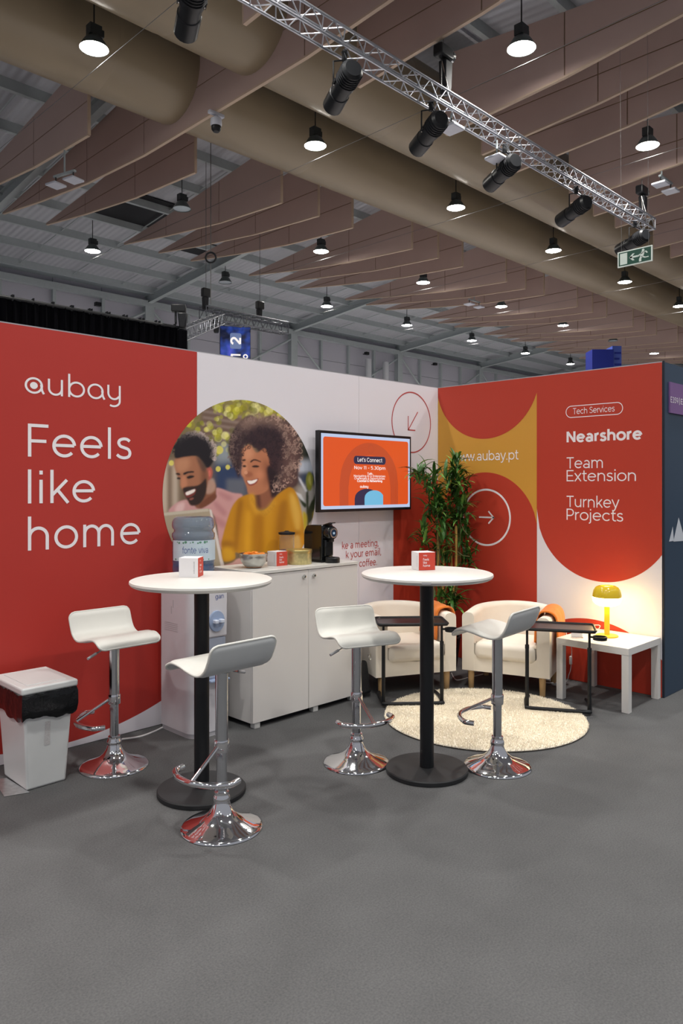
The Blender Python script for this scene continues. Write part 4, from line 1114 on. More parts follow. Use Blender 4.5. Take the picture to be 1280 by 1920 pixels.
for l in Lst[:300]:
    o = obj_of(LM[0 if l[4] < .55 else 1], 'leaf', pl); o.matrix_local = leaf_mx(l)
rest = MB()
for l in Lst[300:]:
    mx = leaf_mx(l); rest.add([mx @ Vector(v) for v in LV], LF)
if rest.v: tag(rest.build('foliage', M_leaf, pl, angle=80), kind='stuff')
for (x0, x1, ytop, r, dd, m) in ((505, 517, 745, .0115, .0, M_cane), (330, 325, 720, .010, -.05, M_cane), (470, 450, 800, .010, .05, M_cane), (375, 390, 960, .009, .0, M_cane), (420, 410, 700, .008, .05, M_canes), (540, 560, 560, .007, .05, M_canes), (530, 520, 130, .007, .05, M_canes), (330, 300, 270, .006, -.05, M_canes), (360, 300, 300, .006, -.1, M_canes)):
    top = PD(*crop(x1, ytop), 6.54 + dd) - base_v
    bot = Vector((rs.uniform(-.05,.05), rs.uniform(-.05,.05), .235))
    mid = PD(*crop(x0, 1300), 6.54 + dd) - base_v
    cn = MB().tube(catmull([bot, mid, (mid+top)/2 + Vector((.005,-.005,0)), top], 6), r, 10).build('cane' if m is M_cane else 'stem', m, pl)
for (a_, b_) in (((300,400),(130,200)), ((325,700),(180,850)), ((560,700),(640,840)), ((520,1000),(660,1060)), ((480,1250),(450,1480))):
    A_, B_ = PD(*crop(*a_), 6.54)-base_v, PD(*crop(*b_), 6.50)-base_v
    MB().tube([A_, (A_+B_)/2+Vector((0,0,-.02)), B_], .004, 6).build('twig', M_canes, pl)
# ================================================================== THE HALL ABOVE AND BEHIND
M_baf = mat('baffle_fabric', (.52, .385, .340), rough=.85, var=.06, scale=1.5)
M_bafcore = mat('baffle_joint', (.24, .16, .10), rough=.8, var=.05)
M_baftrim = mat('baffle_edge', (.54, .41, .31), rough=.6, var=.05)
M_duct = mat('duct_fabric', (.285, .228, .150), rough=.30, var=.08, scale=.8)
M_roof = mat('roof_sheet', (.46, .48, .52), rough=.55, var=.10, scale=.6)
M_steel2 = mat('painted_steel', (.42, .47, .48), rough=.5, var=.08)
M_hallw = mat('hall_wall_panel', (.50, .50, .56), rough=.6, var=.05, scale=.5)
M_truss = mat('truss_aluminium', (.50, .52, .57), rough=.3, metal=.9, var=.04)
M_lampb = mat('lamp_housing', (.035, .042, .045), rough=.45, var=.1)
M_lampg = mat('lamp_reflector', (.10, .12, .12), rough=.35, var=.1, metal=.4)
M_lit = mat('lamp_disc_lit', (.9, .9, .9), rough=.5, var=0, emit=(1.0, .965, .90, LAMP_STRENGTH))
M_unlit = mat('lamp_disc_unlit', (.55, .62, .66), rough=.2, var=.3, scale=60, metal=.3)
M_wire = mat('steel_wire', (.20, .20, .20), rough=.5, metal=.6, var=.05)
def corrugate(m):
    nt = m.node_tree; b = nt.nodes['Principled BSDF']
    tc = nt.nodes.new('ShaderNodeTexCoord'); w = nt.nodes.new('ShaderNodeTexWave'); w.inputs['Scale'].default_value = 1.6
    w.bands_direction = 'X'
    bp = nt.nodes.new('ShaderNodeBump'); bp.inputs['Strength'].default_value = .5; bp.inputs['Distance'].default_value = .05
    nt.links.new(tc.outputs['Object'], w.inputs['Vector']); nt.links.new(w.outputs['Fac'], bp.inputs['Height']); nt.links.new(bp.outputs['Normal'], b.inputs['Normal'])
corrugate(M_roof)

YC = 6.82; YW = 21.5; PERIOD = 4.85; X00 = .05
HX0, HX1 = -12.0, 58.0
def roofz(Y): return 8.6 + .098*(YW - (Y if Y >= YC else 2*YC - Y))       # underside of the rafters
YS = 2*YC - YW
ce_ = struct('ceiling')
for (ya, yb) in ((9.6, YW), (YS, 2*YC-9.6)):
    za, zb = roofz(ya)+.48, roofz(yb)+.48
    MB().prism([(HX0, ya, za), (HX1, ya, za), (HX1, yb, zb), (HX0, yb, zb)], (0, 0, .06)).build('roof_sheet', M_roof, ce_, smooth=False)
MB().box(HX0, HX1, 2*YC-9.6, 9.6, 11.2, 11.26).build('lantern_roof', M_roof, ce_, smooth=False)
for y_ in (9.6, 2*YC-9.6): MB().box(HX0, HX1, y_-.03, y_+.03, roofz(9.6)+.4, 11.22).build('lantern_side', M_roof, ce_, smooth=False)
pur = MB().box(HX0, HX1, -.035, .035, -.22, 0).add([], []).box(HX0, HX1, -.035, .075, -.235, -.215).mesh('purlin', M_steel2, smooth=False)
py_ = []
y = 20.85
while y > 9.7: py_.append(y); y -= 1.55
for y in py_ + [2*YC - q for q in py_ if 2*YC - q > -3.5]:
    obj_of(pur, 'purlin', ce_, (0, y, roofz(y)+.485))
rod = MB().tube([(0,0,0),(0,-1.55,.152)], .018, 6).mesh('sag_rod', M_steel2)
for y in py_[:6]:
    x = -3.0
    while x < 34:
        obj_of(rod, 'sag_rod', ce_, (x, y, roofz(y)+.36)); x += 1.85
raf = MB(); YR = 9.6
raf.prism([(-.09, YW, 8.6), (.09, YW, 8.6), (.09, YR, roofz(YR)), (-.09, YR, roofz(YR))], (0,0,.02))
raf.prism([(-.012, YW, 8.62), (.012, YW, 8.62), (.012, YR, roofz(YR)+.02), (-.012, YR, roofz(YR)+.02)], (0,0,.28))
raf.prism([(-.09, YW, 8.9), (.09, YW, 8.9), (.09, YR, roofz(YR)+.3), (-.09, YR, roofz(YR)+.3)], (0,0,.02))
RAF = raf.mesh('rafter', M_steel2, smooth=False)
RX = [9.5 + 7.4*k for k in range(-2, 6)]
for x in RX: obj_of(RAF, 'rafter', ce_, (x, 0, 0))
for (px, py, sx, sy) in ((262, 400, 1.05, 1.0), (380, 470, .7, .5)):
    r = (px-640)/F
    t = 20.0
    for _ in range(30):
        P = PD(px, py, t); t += (roofz(P.y)+.40 - P.z)*1.2
    P = PD(px, py, t)
    MB().prism([(P.x-sx, P.y-sy, roofz(P.y-sy)+.44), (P.x+sx, P.y-sy, roofz(P.y-sy)+.44), (P.x+sx, P.y+sy, roofz(P.y+sy)+.44), (P.x-sx, P.y+sy, roofz(P.y+sy)+.44)], (0,0,.02)).build('roof_hatch', M_dark, ce_, smooth=False)

# far wall
wf = struct('wall_far')
MB().box(HX0, HX1, YW+.05, YW+.15, 0, 9.15).build('wall_core', M_steel2, wf, smooth=False)
SPN = 1.85
rowz = ((7.62, 8.95), (6.02, 7.60), (4.4, 6.0))
WP = [MB().box(.012, SPN-.012, YW, YW+.06, a, b).mesh('wall_panel', M_hallw, smooth=False) for a, b in rowz]
PO = MB().box(-.055, .055, YW-.16, YW, 0, 8.62).mesh('post', M_steel2, smooth=False)
CO = MB().box(-.14, .14, YW-.26, YW, 0, 8.62).box(-.19, .19, YW-.29, YW-.26, 0, 8.62).mesh('column', M_steel2, smooth=False)
x = RX[0] - SPN*4
i = 0
while x < 46:
    for q_ in WP: obj_of(q_, 'wall_panel', wf, (x, 0, 0))
    obj_of(CO if i % 4 == 0 else PO, 'column' if i % 4 == 0 else 'post', wf, (x, 0, 0))
    x += SPN; i += 1
MB().box(HX0, HX1, YW-.30, YW-.05, 8.50, 8.72).build('eave_beam', M_steel2, wf, smooth=False)
MB().tube([(HX0, YW-.55, 8.98), (HX1, YW-.55, 8.98)], .06, 10).build('eave_pipe', M_steel2, wf)
for k, x in enumerate(RX[1:6]):
    MB().tube([(x+.1, YW-.22, 8.4), (x+3.4, YW-.22, 5.6)], .05, 8).build('brace', M_steel2, wf)
    MB().tube([(x-.1, YW-.22, 8.3), (x-3.8, YW-.22, 6.3)], .05, 8).build('brace', M_steel2, wf)
for x in (21.6, 22.9): MB().tube([(x, YW-.5, 3.5), (x, YW-.5, 7.9)], .16, 16).build('vertical_pipe', mat('pale_pipe', (.55,.57,.6), .5), wf)

we = MB().box(HX1, HX1+.2, YS, YW+.15, 0, 11.2).build('wall_end', M_hallw, None, smooth=False); tag(we, kind='structure')
# ducts
for y, nm in ((5.62, 'beige fabric air duct, the nearer of two hanging side by side'), (8.10, 'beige fabric air duct, the farther of two hanging side by side')):
    d_ = thing('air_duct', nm, 'duct', (0, y, 9.42), group='hall air ducts')
    xs = [-9 + 4.85*k for k in range(13)]
    for a, b in zip(xs[:-1], xs[1:]):
        q_ = MB(); rows = []
        for t in (0, .02, .5, .98, 1):
            rr2 = .84 if 0 < t < 1 else .832
            rows.append([(a+(b-a)*t, rr2*math.cos(2*math.pi*k/40), rr2*math.sin(2*math.pi*k/40)) for k in range(40)])
        q_.grid(rows, closed_u=True).build('duct_section', M_duct, d_, angle=60)

# baffles
BY = [9.25, 11.74, 14.3, 16.7]; BB = [8.33, 8.47, 8.74, 9.05]; BT = [9.86, 9.57, 9.29, 9.09]; BM = 8.985
def lin(v, xs, ys): return float(np.interp(v, xs, ys))
def baffle_parts(segs, bot, top):
    g = .012; out = []
    for a, b in zip(segs[:-1], segs[1:]):
        for lo, hi in (('b', 'm'), ('m', 't')):
            def zz(k, y): return bot(y) if k == 'b' else top(y) if k == 't' else min(max(BM, bot(y)), top(y))
            aa, bb = a+g, b-g
            n = 4; ys = [aa+(bb-aa)*i/n for i in range(n+1)]
            up = [(y, zz(hi, y)-(g if hi == 'm' else 0)) for y in ys]; dn = [(y, zz(lo, y)+(g if lo == 'm' else 0)) for y in ys]
            if max(u[1]-d[1] for u, d in zip(up, dn)) < .04: continue
            up = [(y, max(z, d[1]+.004)) for (y, z), d in zip(up, dn)]
            pts = dn + up[::-1]
            out.append(('panel', MB().prism([(-.028, y, z) for y, z in pts], (.056, 0, 0)).mesh('baffle_panel', M_baf, smooth=False)))
    n = 24; ys = [segs[0]+(segs[-1]-segs[0])*i/n for i in range(n+1)]
    pts = [(y, bot(y)+.01) for y in ys] + [(y, top(y)-.005) for y in ys[::-1]]
    out.append(('core', MB().prism([(-.018, y, z) for y, z in pts], (.036, 0, 0)).mesh('baffle_core', M_bafcore, smooth=False)))
    tr = MB()
    rows = [[(-.032, y, bot(y)-.012), (.032, y, bot(y)-.012), (.032, y, bot(y)+.022), (-.032, y, bot(y)+.022)] for y in ys]
    tr.grid(rows, closed_u=True)
    out.append(('bottom_trim', tr.mesh('bottom_trim', M_baftrim, smooth=False)))
    for e in (segs[0], segs[-1]):
        if top(e)-bot(e) > .3:
            out.append(('end_trim', MB().box(-.032, .032, e-.015, e+.015, bot(e), top(e)).mesh('end_trim', M_baftrim, smooth=False)))
    return out
fb = lambda y: lin(y, BY, BB); ft = lambda y: lin(y, BY, BT)
NY = [2*YC-v for v in BY][::-1]
nb = lambda y: lin(2*YC-y, BY, BB); ntp = lambda y: lin(2*YC-y, BY, BT)
LY = NY + BY
lb = lambda y: lin(y, LY, BB[::-1]+BB); ltp = lambda y: lin(y, LY, BT[::-1]+BT)
FAR, NEAR, LONG = baffle_parts(BY, fb, ft), baffle_parts(NY, nb, ntp), baffle_parts(LY, lb, ltp)
def baffle(parts, x, label, group):
    t = thing('ceiling_baffle', label, 'baffle', (x, 0, 0), group=group)
    for nm, me_ in parts: obj_of(me_, nm, t)
nf = nn_ = 0
for k in range(0, 8):
    for off in (1.05, 2.26, 3.47):
        x = X00 + PERIOD*k + off
        if k == 0 and off == 2.26:
            baffle(LONG, x, 'long beige baffle crossing under both air ducts, wires above it', 'ceiling baffles'); continue
        baffle(FAR, x, '%s wedge-ended beige baffle from the left, beyond the farther duct' % ORD[nf], 'ceiling baffles'); nf += 1
        if k < 6:
            baffle(NEAR, x, '%s beige baffle from the left on the near side of the ducts' % ORD[nn_], 'ceiling baffles'); nn_ += 1

# high-bay lamps on a regular grid
LZ = 8.6
RODS = {}
def rod_for(y):
    top = (11.18 if 4 < y < 9.6 else roofz(y) + .478) - LZ
    if y not in RODS: RODS[y] = MB().tube([(0,0,.36),(0,0,top)], .012, 6).mesh('rod', M_dark)
    return RODS[y]
HOU = MB().box(-.10,.10,-.075,.075,.20,.37).box(.10,.15,-.05,.05,.22,.33).mesh('housing', M_lampb, smooth=False)
REF = MB().lathe([(0,.20),(.09,.20),(.13,.17),(.19,.08),(.232,.0),(.226,.0),(.12,.16),(.08,.185),(0,.185)], 32, caps=False).mesh('reflector', M_lampg)
DSC = MB().lathe([(0,-.016),(.12,-.012),(.19,-.004),(.2245,.008),(.2245,.012),(0,.014)], 32).mesh('diffuser', M_lit)
DSU = MB().lathe([(0,.0),(.15,.004),(.224,.014),(.224,.018),(0,.020)], 32).mesh('diffuser', M_unlit)
OFF = {(1, 11.9), (2, 16.7), (6, 11.9)}
LD = bpy.data.lights.new('high_bay_beam', 'SPOT'); LD.energy = LAMP_WATTS; LD.spot_size = D(150); LD.spot_blend = 1.0; LD.shadow_soft_size = .20; LD.color = (1.0, .965, .91)
def lamp(k, y, label, lit=True, group='high-bay lamps'):
    t = thing('high_bay_lamp', label, 'lamp', (X00 + PERIOD*k, y, LZ), group=group)
    obj_of(rod_for(y), 'rod', t); obj_of(HOU, 'housing', t); obj_of(REF, 'reflector', t); obj_of(DSC if lit else DSU, 'diffuser', t)
    if lit:
        lo = bpy.data.objects.new('lamp_beam', LD); COL.objects.link(lo); lo.parent = t; lo.location = (0, 0, -.03)
for y, ks, where in ((6.95, range(0, 7), 'hanging between the two ducts'), (11.9, range(1, 9), 'in the row just beyond the ducts'), (16.7, range(1, 8), 'in the row nearest the far wall'), (2.1, range(1, 3), 'hanging on the near side of the ducts')):
    for i, k in enumerate(ks):
        lit = (k, y) not in OFF
        lamp(k, y, '%s %s high-bay lamp from the left %s' % (ORD[i], 'lit' if lit else 'unlit', where), lit)
for y, ks in ((2.1, (-2, -1, 0)), (-2.75, (-3, -2, -1, 0, 1)), (-7.6, (-3, -2, -1, 0, 1))):
    for k in ks: lamp(k, y, 'high-bay lamp over the aisle, above the picture', True, 'lamps above the picture')

# thin cables strung across the hall under the lamps
CB = MB().tube([(0, -2.5, 8.44), (0, 4.5, 8.40), (0, 11.5, 8.40), (0, 17.2, 8.46)], .005, 5).mesh('cable', M_wire)
for k in range(0, 6):
    o = obj_of(CB, 'suspension_cable', None, (X00 + PERIOD*k + .12, 0, 0))
    tag(o, 'thin cable strung across the ceiling, %s from the left' % ORD[k], 'cable', 'ceiling cables')

# ---- lighting truss
TY, TZ, TA = 2.70, 7.5, .24
M_trussd = mat('dark_truss', (.16, .17, .19), rough=.4, metal=.7, var=.04)
def truss(name, label, L, a, r, nseg, loc, rot=0.0, m=None):
    m = m or M_truss
    t = thing(name, label, 'truss', loc, rot)
    for sy in (-1, 1):
        for sz in (-1, 1): MB().tube([(0, sy*a/2, sz*a/2), (L, sy*a/2, sz*a/2)], r, 10).build('chord', m, t)
    st_ = L/nseg
    def web(p0, p1, nm): return MB().tube([p0, p1], r*.45, 6).mesh(nm, m)
    faces = [((-a/2, -a/2), (-a/2, a/2)), ((a/2, -a/2), (a/2, a/2)), ((-a/2, -a/2), (a/2, -a/2)), ((-a/2, a/2), (a/2, a/2))]
    for (p, q_) in faces:
        d1 = web((0, p[0], p[1]), (st_/2, q_[0], q_[1]), 'web_bar'); d2 = web((st_/2, q_[0], q_[1]), (st_, p[0], p[1]), 'web_bar')
        for i in range(nseg):
            obj_of(d1, 'web_bar', t, (i*st_, 0, 0)); obj_of(d2, 'web_bar', t, (i*st_, 0, 0))
    for x in (0, L):
        for (p, q_) in faces: MB().tube([(x, p[0], p[1]), (x, q_[0], q_[1])], r*.6, 6).build('end_bar', m, t)
    return t
truss('lighting_truss', 'long aluminium box truss carrying black spotlights across the ceiling', 14.3, TA, .021, 36, (-3.0, TY, TZ))

# ---- spotlights on the truss
def spot(px, label, L=.85, drop=.42, aim=None):
    r = (px-640)/F; cy = ((TY-CAM.y)/S2)/(1-r); X = CAM.x + S2*cy*(1+r)
    ang = camdir(-.36, 1.0) if aim is None else aim
    t = thing('spotlight', label, 'spotlight', (X, TY, TZ-TA/2), ang, 'spotlights on the truss')
    tilt = -.12
    def ax(m_): return m_.map(lambda x, y, z: (x*math.cos(tilt)-z*math.sin(tilt), y, -drop + x*math.sin(tilt) + z*math.cos(tilt)))
    R_ = .145
    prof = [(0,-.34),(.11,-.34),(R_,-.30),(R_,.02),(R_*.9,.03),(R_*.9,.20),(R_*.98,.205),(R_*.98,.50),(R_*.93,.51)]
    ax(MB().lathe(prof + [(R_*.82,.51),(R_*.82,.44),(0,.44)], 18).map(lambda x, y, z: (z*L/.85, x, y))).build('body', M_black, t, angle=30)
    for k in range(5): ax(MB().lathe([(R_, 0),(R_+.012,0),(R_+.012,.012),(R_,.012)], 18, caps=False).map(lambda x, y, z: (z-.27+k*.045, x, y))).build('cooling_fin', M_dark, t)
    for s_ in (-1, 1):
        ax(MB().box(-.06, .06, s_*(R_+.012)-.004, s_*(R_+.012)+.004, -.02, .02)).build('yoke_plate', M_dark, t, smooth=False)
        MB().tube([(0, s_*(R_+.015), -drop), (0, s_*(R_+.015), -drop*.35), (0, 0, -.10)], .012, 6).build('yoke', M_dark, t)
    MB().box(-.03, .03, -.03, .03, -.12, .03).build('clamp', M_dark, t, bevel=.006)
    ax(MB().box(.03, .05, -.155, .155, -.016, .016)).build('focus_knob', M_metal, t, smooth=False)
    MB().tube(catmull([(-.3,.02,-drop+.05),(-.22,.06,-drop+.22),(-.1,.05,-.05),(.05,.03,.02)], 4), .008, 6).build('power_lead', M_dark, t)
for i, (px, lab) in enumerate(((360, 'black spotlight cut by the top edge, leftmost on the truss'), (646, 'second black spotlight from the left, on the truss'), (808, 'third black spotlight from the left, under the chain hoist'), (946, 'fourth black spotlight from the left on the truss'), (1080, 'fifth black spotlight from the left on the truss'), (1190, 'last black spotlight at the end of the truss, above the exit sign'))):
    spot(px, lab)

# ---- chain hoists
def hoist(px, label, h=.55):
    r = (px-640)/F; cy = ((TY-CAM.y)/S2)/(1-r); X = CAM.x + S2*cy*(1+r)
    t = thing('chain_hoist', label, 'hoist', (X, TY, TZ+TA/2), 0, 'chain hoists')
    MB().box(-.16, .16, -.085, .085, h, h+.19).build('motor', M_black, t, bevel=.03, seg=3)
    MB().lathe([(0,0),(.088,0),(.088,.05),(0,.05)], 20).map(lambda x, y, z: (.16+z, x, h+.095+y)).build('motor_cap', M_metal, t)
    MB().taper((-.02,.13,-.06,.06), (-.04,.15,-.07,.07), .02, h-.02).build('chain_bag', M_dark, t, bevel=.02)
    for sx in (-.14, .05): MB().tube([(-.05, 0, h), (sx-.04, -.10, -.02)], .008, 6).build('sling', M_metal, t)
    MB().tube([(0, 0, h+.18), (0, 0, roofz(TY)+.3-TZ)], .008, 6).build('chain', M_wire, t)
hoist(831, 'black chain hoist with chain bag over the middle of the truss')
hoist(1203, 'black chain hoist over the end of the truss near the exit sign', .45)

# ---- flat white antenna panels
M_ant = mat('white_plastic_panel', (.62, .64, .72), rough=.4, var=.03)
def antenna(P, label, pairs=((0, 0), ), up=.5, rz=0.0):
    t = thing('antenna_panel', label, 'antenna', P, rz)
    for (dx, dy) in pairs:
        pn = MB().box(dx-.15, dx+.15, dy-.15, dy+.15, -.03, .015).build('panel', M_ant, t, bevel=.012)
        MB().tube([(dx, dy, .01), (dx, dy, .16)], .014, 6).build('stalk', M_lampb, pn)
    if len(pairs) > 1: MB().box(min(p[0] for p in pairs)-.05, max(p[0] for p in pairs)+.05, -.03, .03, .15, .19).build('bracket', M_steel2, t, smooth=False)
    MB().tube([(0, 0, .16), (0, 0, up)], .018, 8).build('hanger', M_steel2, t)
P = PD(108, 338, 15.0); P.x = X00 + 1.05
antenna(P, 'pair of pale antenna panels hanging at upper left below a baffle', ((-.26, 0), (.26, 0)), fb(P.y)-P.z, D(-75))
def truss_pt(px, py):
    r = (px-640)/F; cy = ((TY-CAM.y)/S2)/(1-r); return PD(px, py, cy)
P = truss_pt(846, 241); antenna(P, 'flat white panel on the truss behind the third spotlight', up=TZ-TA/2-P.z+.02)
P = truss_pt(931, 297); antenna(P, 'flat white panel on the truss beside the fourth spotlight', up=TZ-TA/2-P.z+.02)
P = PD(1247, 351, 16.4); P.x = X00 + PERIOD*2 + 1.05
antenna(P, 'pale antenna panel at the right edge below the baffles', ((-.05, 0), (.5, 0)), nb(P.y)-P.z)
P = PD(889, 573, 27.0); P.x = X00 + PERIOD*3 + 2.26
antenna(P, 'pair of pale antenna panels far off among the lamps', ((-.3, 0), (.3, 0)), max(.2, fb(P.y)-P.z))

# ---- dome security camera
P = PD(420, 240, 13.6); P.x = X00 + 2.26
cc = thing('security_camera', 'white dome security camera on a pole below the long baffle', 'camera', (P.x, P.y, P.z))
MB().lathe([(0,-.14),(.055,-.13),(.085,-.09),(.09,-.03),(.085,-.02),(0,-.02)], 24).build('dome', M_black, cc)
MB().lathe([(.09,-.03),(.105,.0),(.10,.10),(.05,.13),(0,.135)], 24, caps=False).build('housing', M_ant, cc)
MB().tube([(0,0,.12),(0,0,8.36-P.z)], .03, 10).build('pole', M_ant, cc)
MB().box(-.16,.16,-.04,.04,.16,.22).build('bracket', M_ant, cc, bevel=.01)

# ---- exit sign
A_ = PD(1158, 503, 12.0); B_ = PD(1158, 474, 12.0)
ex = thing('exit_sign', 'green hanging emergency exit sign with running figure and left arrow', 'sign', (A_.x, A_.y, A_.z))
w_, h_ = .556, B_.z-A_.z
MB().box(-.012, .012, -w_, 0, 0, h_).build('sign_plate', mat('sign_white', (.62,.68,.64), .5), ex, bevel=.002)
GREEN = mat('sign_green', (.006,.055,.036), .5, var=.05)
sg = lambda mb, m, off, nm: mb.map(lambda u, v, w: (-.012-off, -u*w_, v*h_)).build(nm, m, ex, smooth=False)
sg(MB().add([(.035,.07,0),(.965,.07,0),(.965,.93,0),(.035,.93,0)], [(0,1,2,3)]), GREEN, .001, 'green_field')
PW_ = mat('sign_print', (.55,.62,.58), .5)
sg(MB().add([(.075,.14,0),(.285,.14,0),(.285,.86,0),(.075,.86,0)], [(0,1,2,3)]), PW_, .002, 'door_symbol')
am = MB(); ribbon(am, [(.36,.50),(.60,.50)], .11); 
am.add([(.34,.50,0),(.44,.28,0),(.50,.28,0),(.42,.50,0),(.50,.72,0),(.44,.72,0)], [(0,1,2,3),(0,3,4,5)])
sg(am, PW_, .002, 'arrow_symbol')
rm = disc2d(.745, .80, .038, 20, .085); 
for ln, wd2 in (([(.745,.72),(.70,.42)], .10), ([(.73,.66),(.82,.70),(.86,.58)], .045), ([(.73,.64),(.64,.56),(.60,.46)], .045), ([(.71,.42),(.80,.32),(.90,.33)], .06), ([(.70,.44),(.66,.28),(.66,.12)], .065)):
    ribbon(rm, ln, wd2)
sg(rm, PW_, .002, 'running_figure')
for y in (-.06, -w_+.06): MB().tube([(0, y, h_), (5.95-A_.x, y, nb(A_.y+y)-A_.z)], .0025, 5).build('wire', M_wire, ex)

# ---- black drape wall behind the booth
Ydr = 7.5
Xl = -4.0; Xr, zr, _ = LW(335, 613, Ydr); zl = 4.45
zdr = zr
dr_ = thing('black_drape', 'long black drape wall rising behind the red booth wall', 'curtain', (0, Ydr, 0))
rows = []
n = 260
for z in (0, 2.2, zdr-.10, zdr-.02):
    rows.append([(Xl+(Xr-Xl)*i/n, .022*math.sin(i*.9)+.01*math.sin(i*2.3), z + (.02*math.sin(i*1.9) if z > 3 else 0)) for i in range(n+1)])
M_drape = mat('black_drape_cloth', (.002,.002,.003), 1.0, var=.1, spec=.05)
MB().grid(rows).build('cloth', M_drape, dr_)
MB().box(Xr-.05, Xr+.12, -.12, .12, 0, zdr-.05).build('end_tower', M_drape, dr_, bevel=.03)
MB().tube([(Xl, .0, zdr-.01), (Xr, .0, zdr-.01)], .03, 8).build('rail', M_black, dr_)
HK = MB().tube([(0,0,zdr-.05),(0,-.02,zdr+.04),(0,.03,zdr+.03)], .016, 6).mesh('tie', M_black)
for i in range(34): obj_of(HK, 'tie', dr_, (Xl + .5 + (Xr-Xl-.7)*i/33 + .12*math.sin(i*3.1), 0, 0))

# ---- hanging LED screen with truss
Pc = PD(441, 640, 20.0)
ls = thing('led_screen', 'hanging blue LED screen showing a sideways number 2', 'screen', (Pc.x, Pc.y, Pc.z), D(-32))
lw_, lt_, lb_ = .82, (640-612)/F*20, -1.4
MB().box(-lw_/2, lw_/2, .0, .10, lb_, lt_).build('cabinet', M_black, ls, bevel=.01)
E_blue = bpy.data.materials.new('led_blue_glow'); E_blue.use_nodes = True
_n = E_blue.node_tree; _b = _n.nodes['Principled BSDF']; _b.inputs['Base Color'].default_value = (0,0,.01,1)
_t = _n.nodes.new('ShaderNodeTexCoord'); _no = _n.nodes.new('ShaderNodeTexNoise'); _no.inputs['Scale'].default_value = 2.6
_cr = _n.nodes.new('ShaderNodeValToRGB')
_cr.color_ramp.elements[0].position = .42; _cr.color_ramp.elements[0].color = (.004,.008,.035,1)
_cr.color_ramp.elements[1].position = .75; _cr.color_ramp.elements[1].color = (.10,.12,.75,1)
_e = _cr.color_ramp.elements.new(.58); _e.color = (.02,.06,.35,1)
_n.links.new(_t.outputs['Object'], _no.inputs['Vector']); _n.links.new(_no.outputs['Fac'], _cr.inputs['Fac']); _n.links.new(_cr.outputs['Color'], _b.inputs['Emission Color']); _b.inputs['Emission Strength'].default_value = .8
sl = MB().add([(-lw_/2+.012,-.002,lb_+.01),(lw_/2-.012,-.002,lb_+.01),(lw_/2-.012,-.002,lt_-.01),(-lw_/2+.012,-.002,lt_-.01)], [(0,1,2,3)]).build('display', E_blue, ls, smooth=False)
MB2 = rrect2d(-.14, .16, -.20, .22, .05).map(lambda u, v, w: (u, -.005, v)).build('number_tile', em('led_tile', (.16,.22,.42), .8), sl, smooth=False)
def rot90(mb, cu, cv): return mb.map(lambda u, v, w: (cu - v, -.008, cv + u))
rot90(fit_text('2', -.105, .105, -.13, .26, .2), .01, .01).build('lettering', E_w, sl, smooth=False)
rot90(fit_text('1', -.05, .03, -.13, .26, .2), .01, -.37).build('lettering', E_w, sl, smooth=False)
ring2d(.27, -.40, .05, .035, 24).map(lambda u, v, w: (u, -.008, v)).build('lettering', E_w, sl, smooth=False)
MB().tube([(-.3,.05,lt_),(-.3,.05,lt_+.25)], .012, 6).build('hanger', M_wire, ls); MB().tube([(.3,.05,lt_),(.3,.05,lt_+.25)], .012, 6).build('hanger', M_wire, ls)
P0 = PD(380, 586, 19.0)
tt = truss('screen_truss', 'short aluminium truss above the hanging LED screen', 2.75, .30, .022, 9, (P0.x, P0.y, P0.z), 0, M_trussd)
def far_hoist(px, py, cy, label):
    P = PD(px, py, cy)
    t = thing('chain_hoist', label, 'hoist', P, 0, 'hoists over the LED screen'); t.scale = (.68, .68, 1)
    MB().box(-.17,.17,-.1,.1,.0,.22).build('motor', M_black, t, bevel=.03); MB().taper((-.12,.06,-.08,.08), (-.14,.08,-.09,.09), -.32, 0).build('chain_bag', M_dark, t, bevel=.03)
    MB().tube([(0,0,.2),(0,0,roofz(P.y)+.47-P.z)], .012, 6).build('chain', M_wire, t)
far_hoist(386, 557, 19.0, 'small chain hoist at the left end of the screen truss'); far_hoist(487, 580, 20.8, 'small chain hoist at the right end of the screen truss')
P = PD(395, 483, 17.5)
rg_ = MB().tube([(.12*math.cos(k*.42), 0, .12*math.sin(k*.42)) for k in range(15)], .022, 8, closed=True).build('rigging_ring', M_dark); rg_.location = P; rg_.rotation_euler.z = D(-45)
tag(rg_, 'black round rigging ring on the cables above the LED screen', 'ring')
MB().tube([(0,0,-.12),(0,0,-1.1)], .01, 6).build('cable', M_wire, rg_); MB().tube([(0,0,.12),(0,0,roofz(P.y)+.47-P.z)], .01, 6).build('cable', M_wire, rg_)
P1, P2 = PD(338, 628, 14.0), PD(412, 598, 17.6)
dv = P2-P1
tb = truss('side_truss', 'dark truss running from the drape corner to the LED screen', dv.length, .22, .016, 9, P1, math.atan2(dv.y, dv.x), M_trussd)
tb.rotation_euler = (0, -math.asin(dv.z/dv.length), math.atan2(dv.y, dv.x))
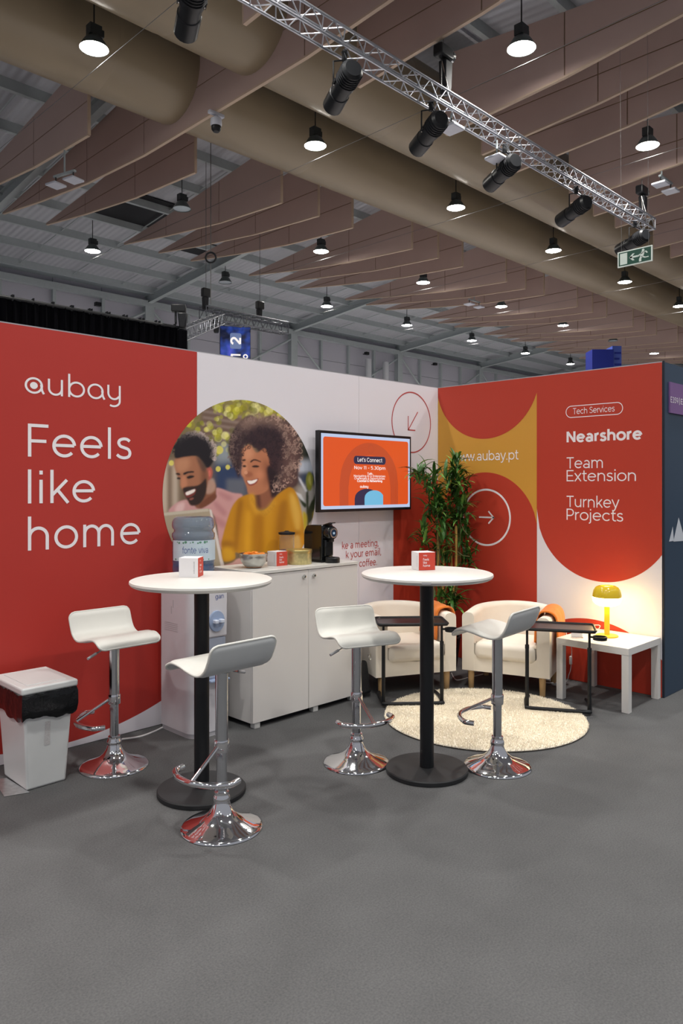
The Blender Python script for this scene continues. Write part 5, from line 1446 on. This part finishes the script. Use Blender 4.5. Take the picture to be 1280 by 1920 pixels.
def moving_head(P, label, up=True):
    t = thing('stage_lamp', label, 'stage lamp', P, D(-40), 'stage lamps by the drape'); t.scale = (.6, .6, .6)
    MB().box(-.22,.22,-.12,.12,.08,.30).build('base', M_black, t, bevel=.03)
    MB().taper((-.10,.10,-.10,.10), (-.15,.15,-.12,.12), -.42, .05).map(lambda x, y, z: (x+.12, y, z)).build('head', M_black, t, bevel=.04)
    MB().box(-.12,-.06,-.05,.05,-.25,.1).build('yoke', M_dark, t, bevel=.01)
    MB().tube([(0,0,.3),(0,0,.47)] if up else [(-.09,0,-.3),(-.09,0,.1)], .03, 6).build('mount', M_dark, t)
moving_head(PD(335, 590, 13.74), 'black stage lamp standing on the right end of the drape', False)
moving_head(PD(400, 606, 19.2), 'small black stage lamp below the left end of the screen truss')
P = PD(183, 571, 26.0)
for q_, lab in (((183, 571), 'small black floodlight on the far wall above the drape'), ((687, 663), 'small black floodlight on the far wall left of the corner'), ((815, 683), 'small black floodlight on the far wall near the booth corner')):
    r = (q_[0]-640)/F; cy = ((YW-.35-CAM.y)/S2)/(1-r); P = PD(q_[0], q_[1], cy)
    t = thing('floodlight', lab, 'floodlight', P, D(0), 'floodlights on the far wall'); t.scale = (.65, 1, .65)
    MB().box(-.16,.16,-.1,.08,-.1,.12).build('head', M_black, t, bevel=.02); MB().box(-.03,.03,.05,.24,-.03,.03).build('bracket', M_dark, t, smooth=False)

# ---- blue fabric tower behind the right wall
Pt = PD(1110, 655, 22.0); Pm = PD(1150, 651, 22.0)
tw = thing('banner_tower', 'blue box-shaped banner tower seen above the red right wall', 'banner', (Pt.x, Pt.y, 0), D(-45))
M_blue = mat('royal_blue_fabric', (.015,.030,.30), .6, var=.1, scale=1); M_blue2 = mat('pale_blue_fabric', (.08,.13,.50), .6, var=.1, scale=1)
wx = (1150-1110)/F*22
MB().box(0, wx, 0, .6, 0, Pt.z).build('front_face', M_blue, tw, smooth=False)
MB().taper((wx,wx+.27,.1,.6), (wx,wx+.27,.1,.6), 0, Pt.z+.12).build('side_panel', M_blue2, tw, smooth=False)
for k in range(4): MB().box(wx+.06, wx+.26-.05*(k%2), .096, .0999, Pt.z-.12-.17*k, Pt.z-.06-.17*k).build('printed_bar', M_blue, tw, smooth=False)
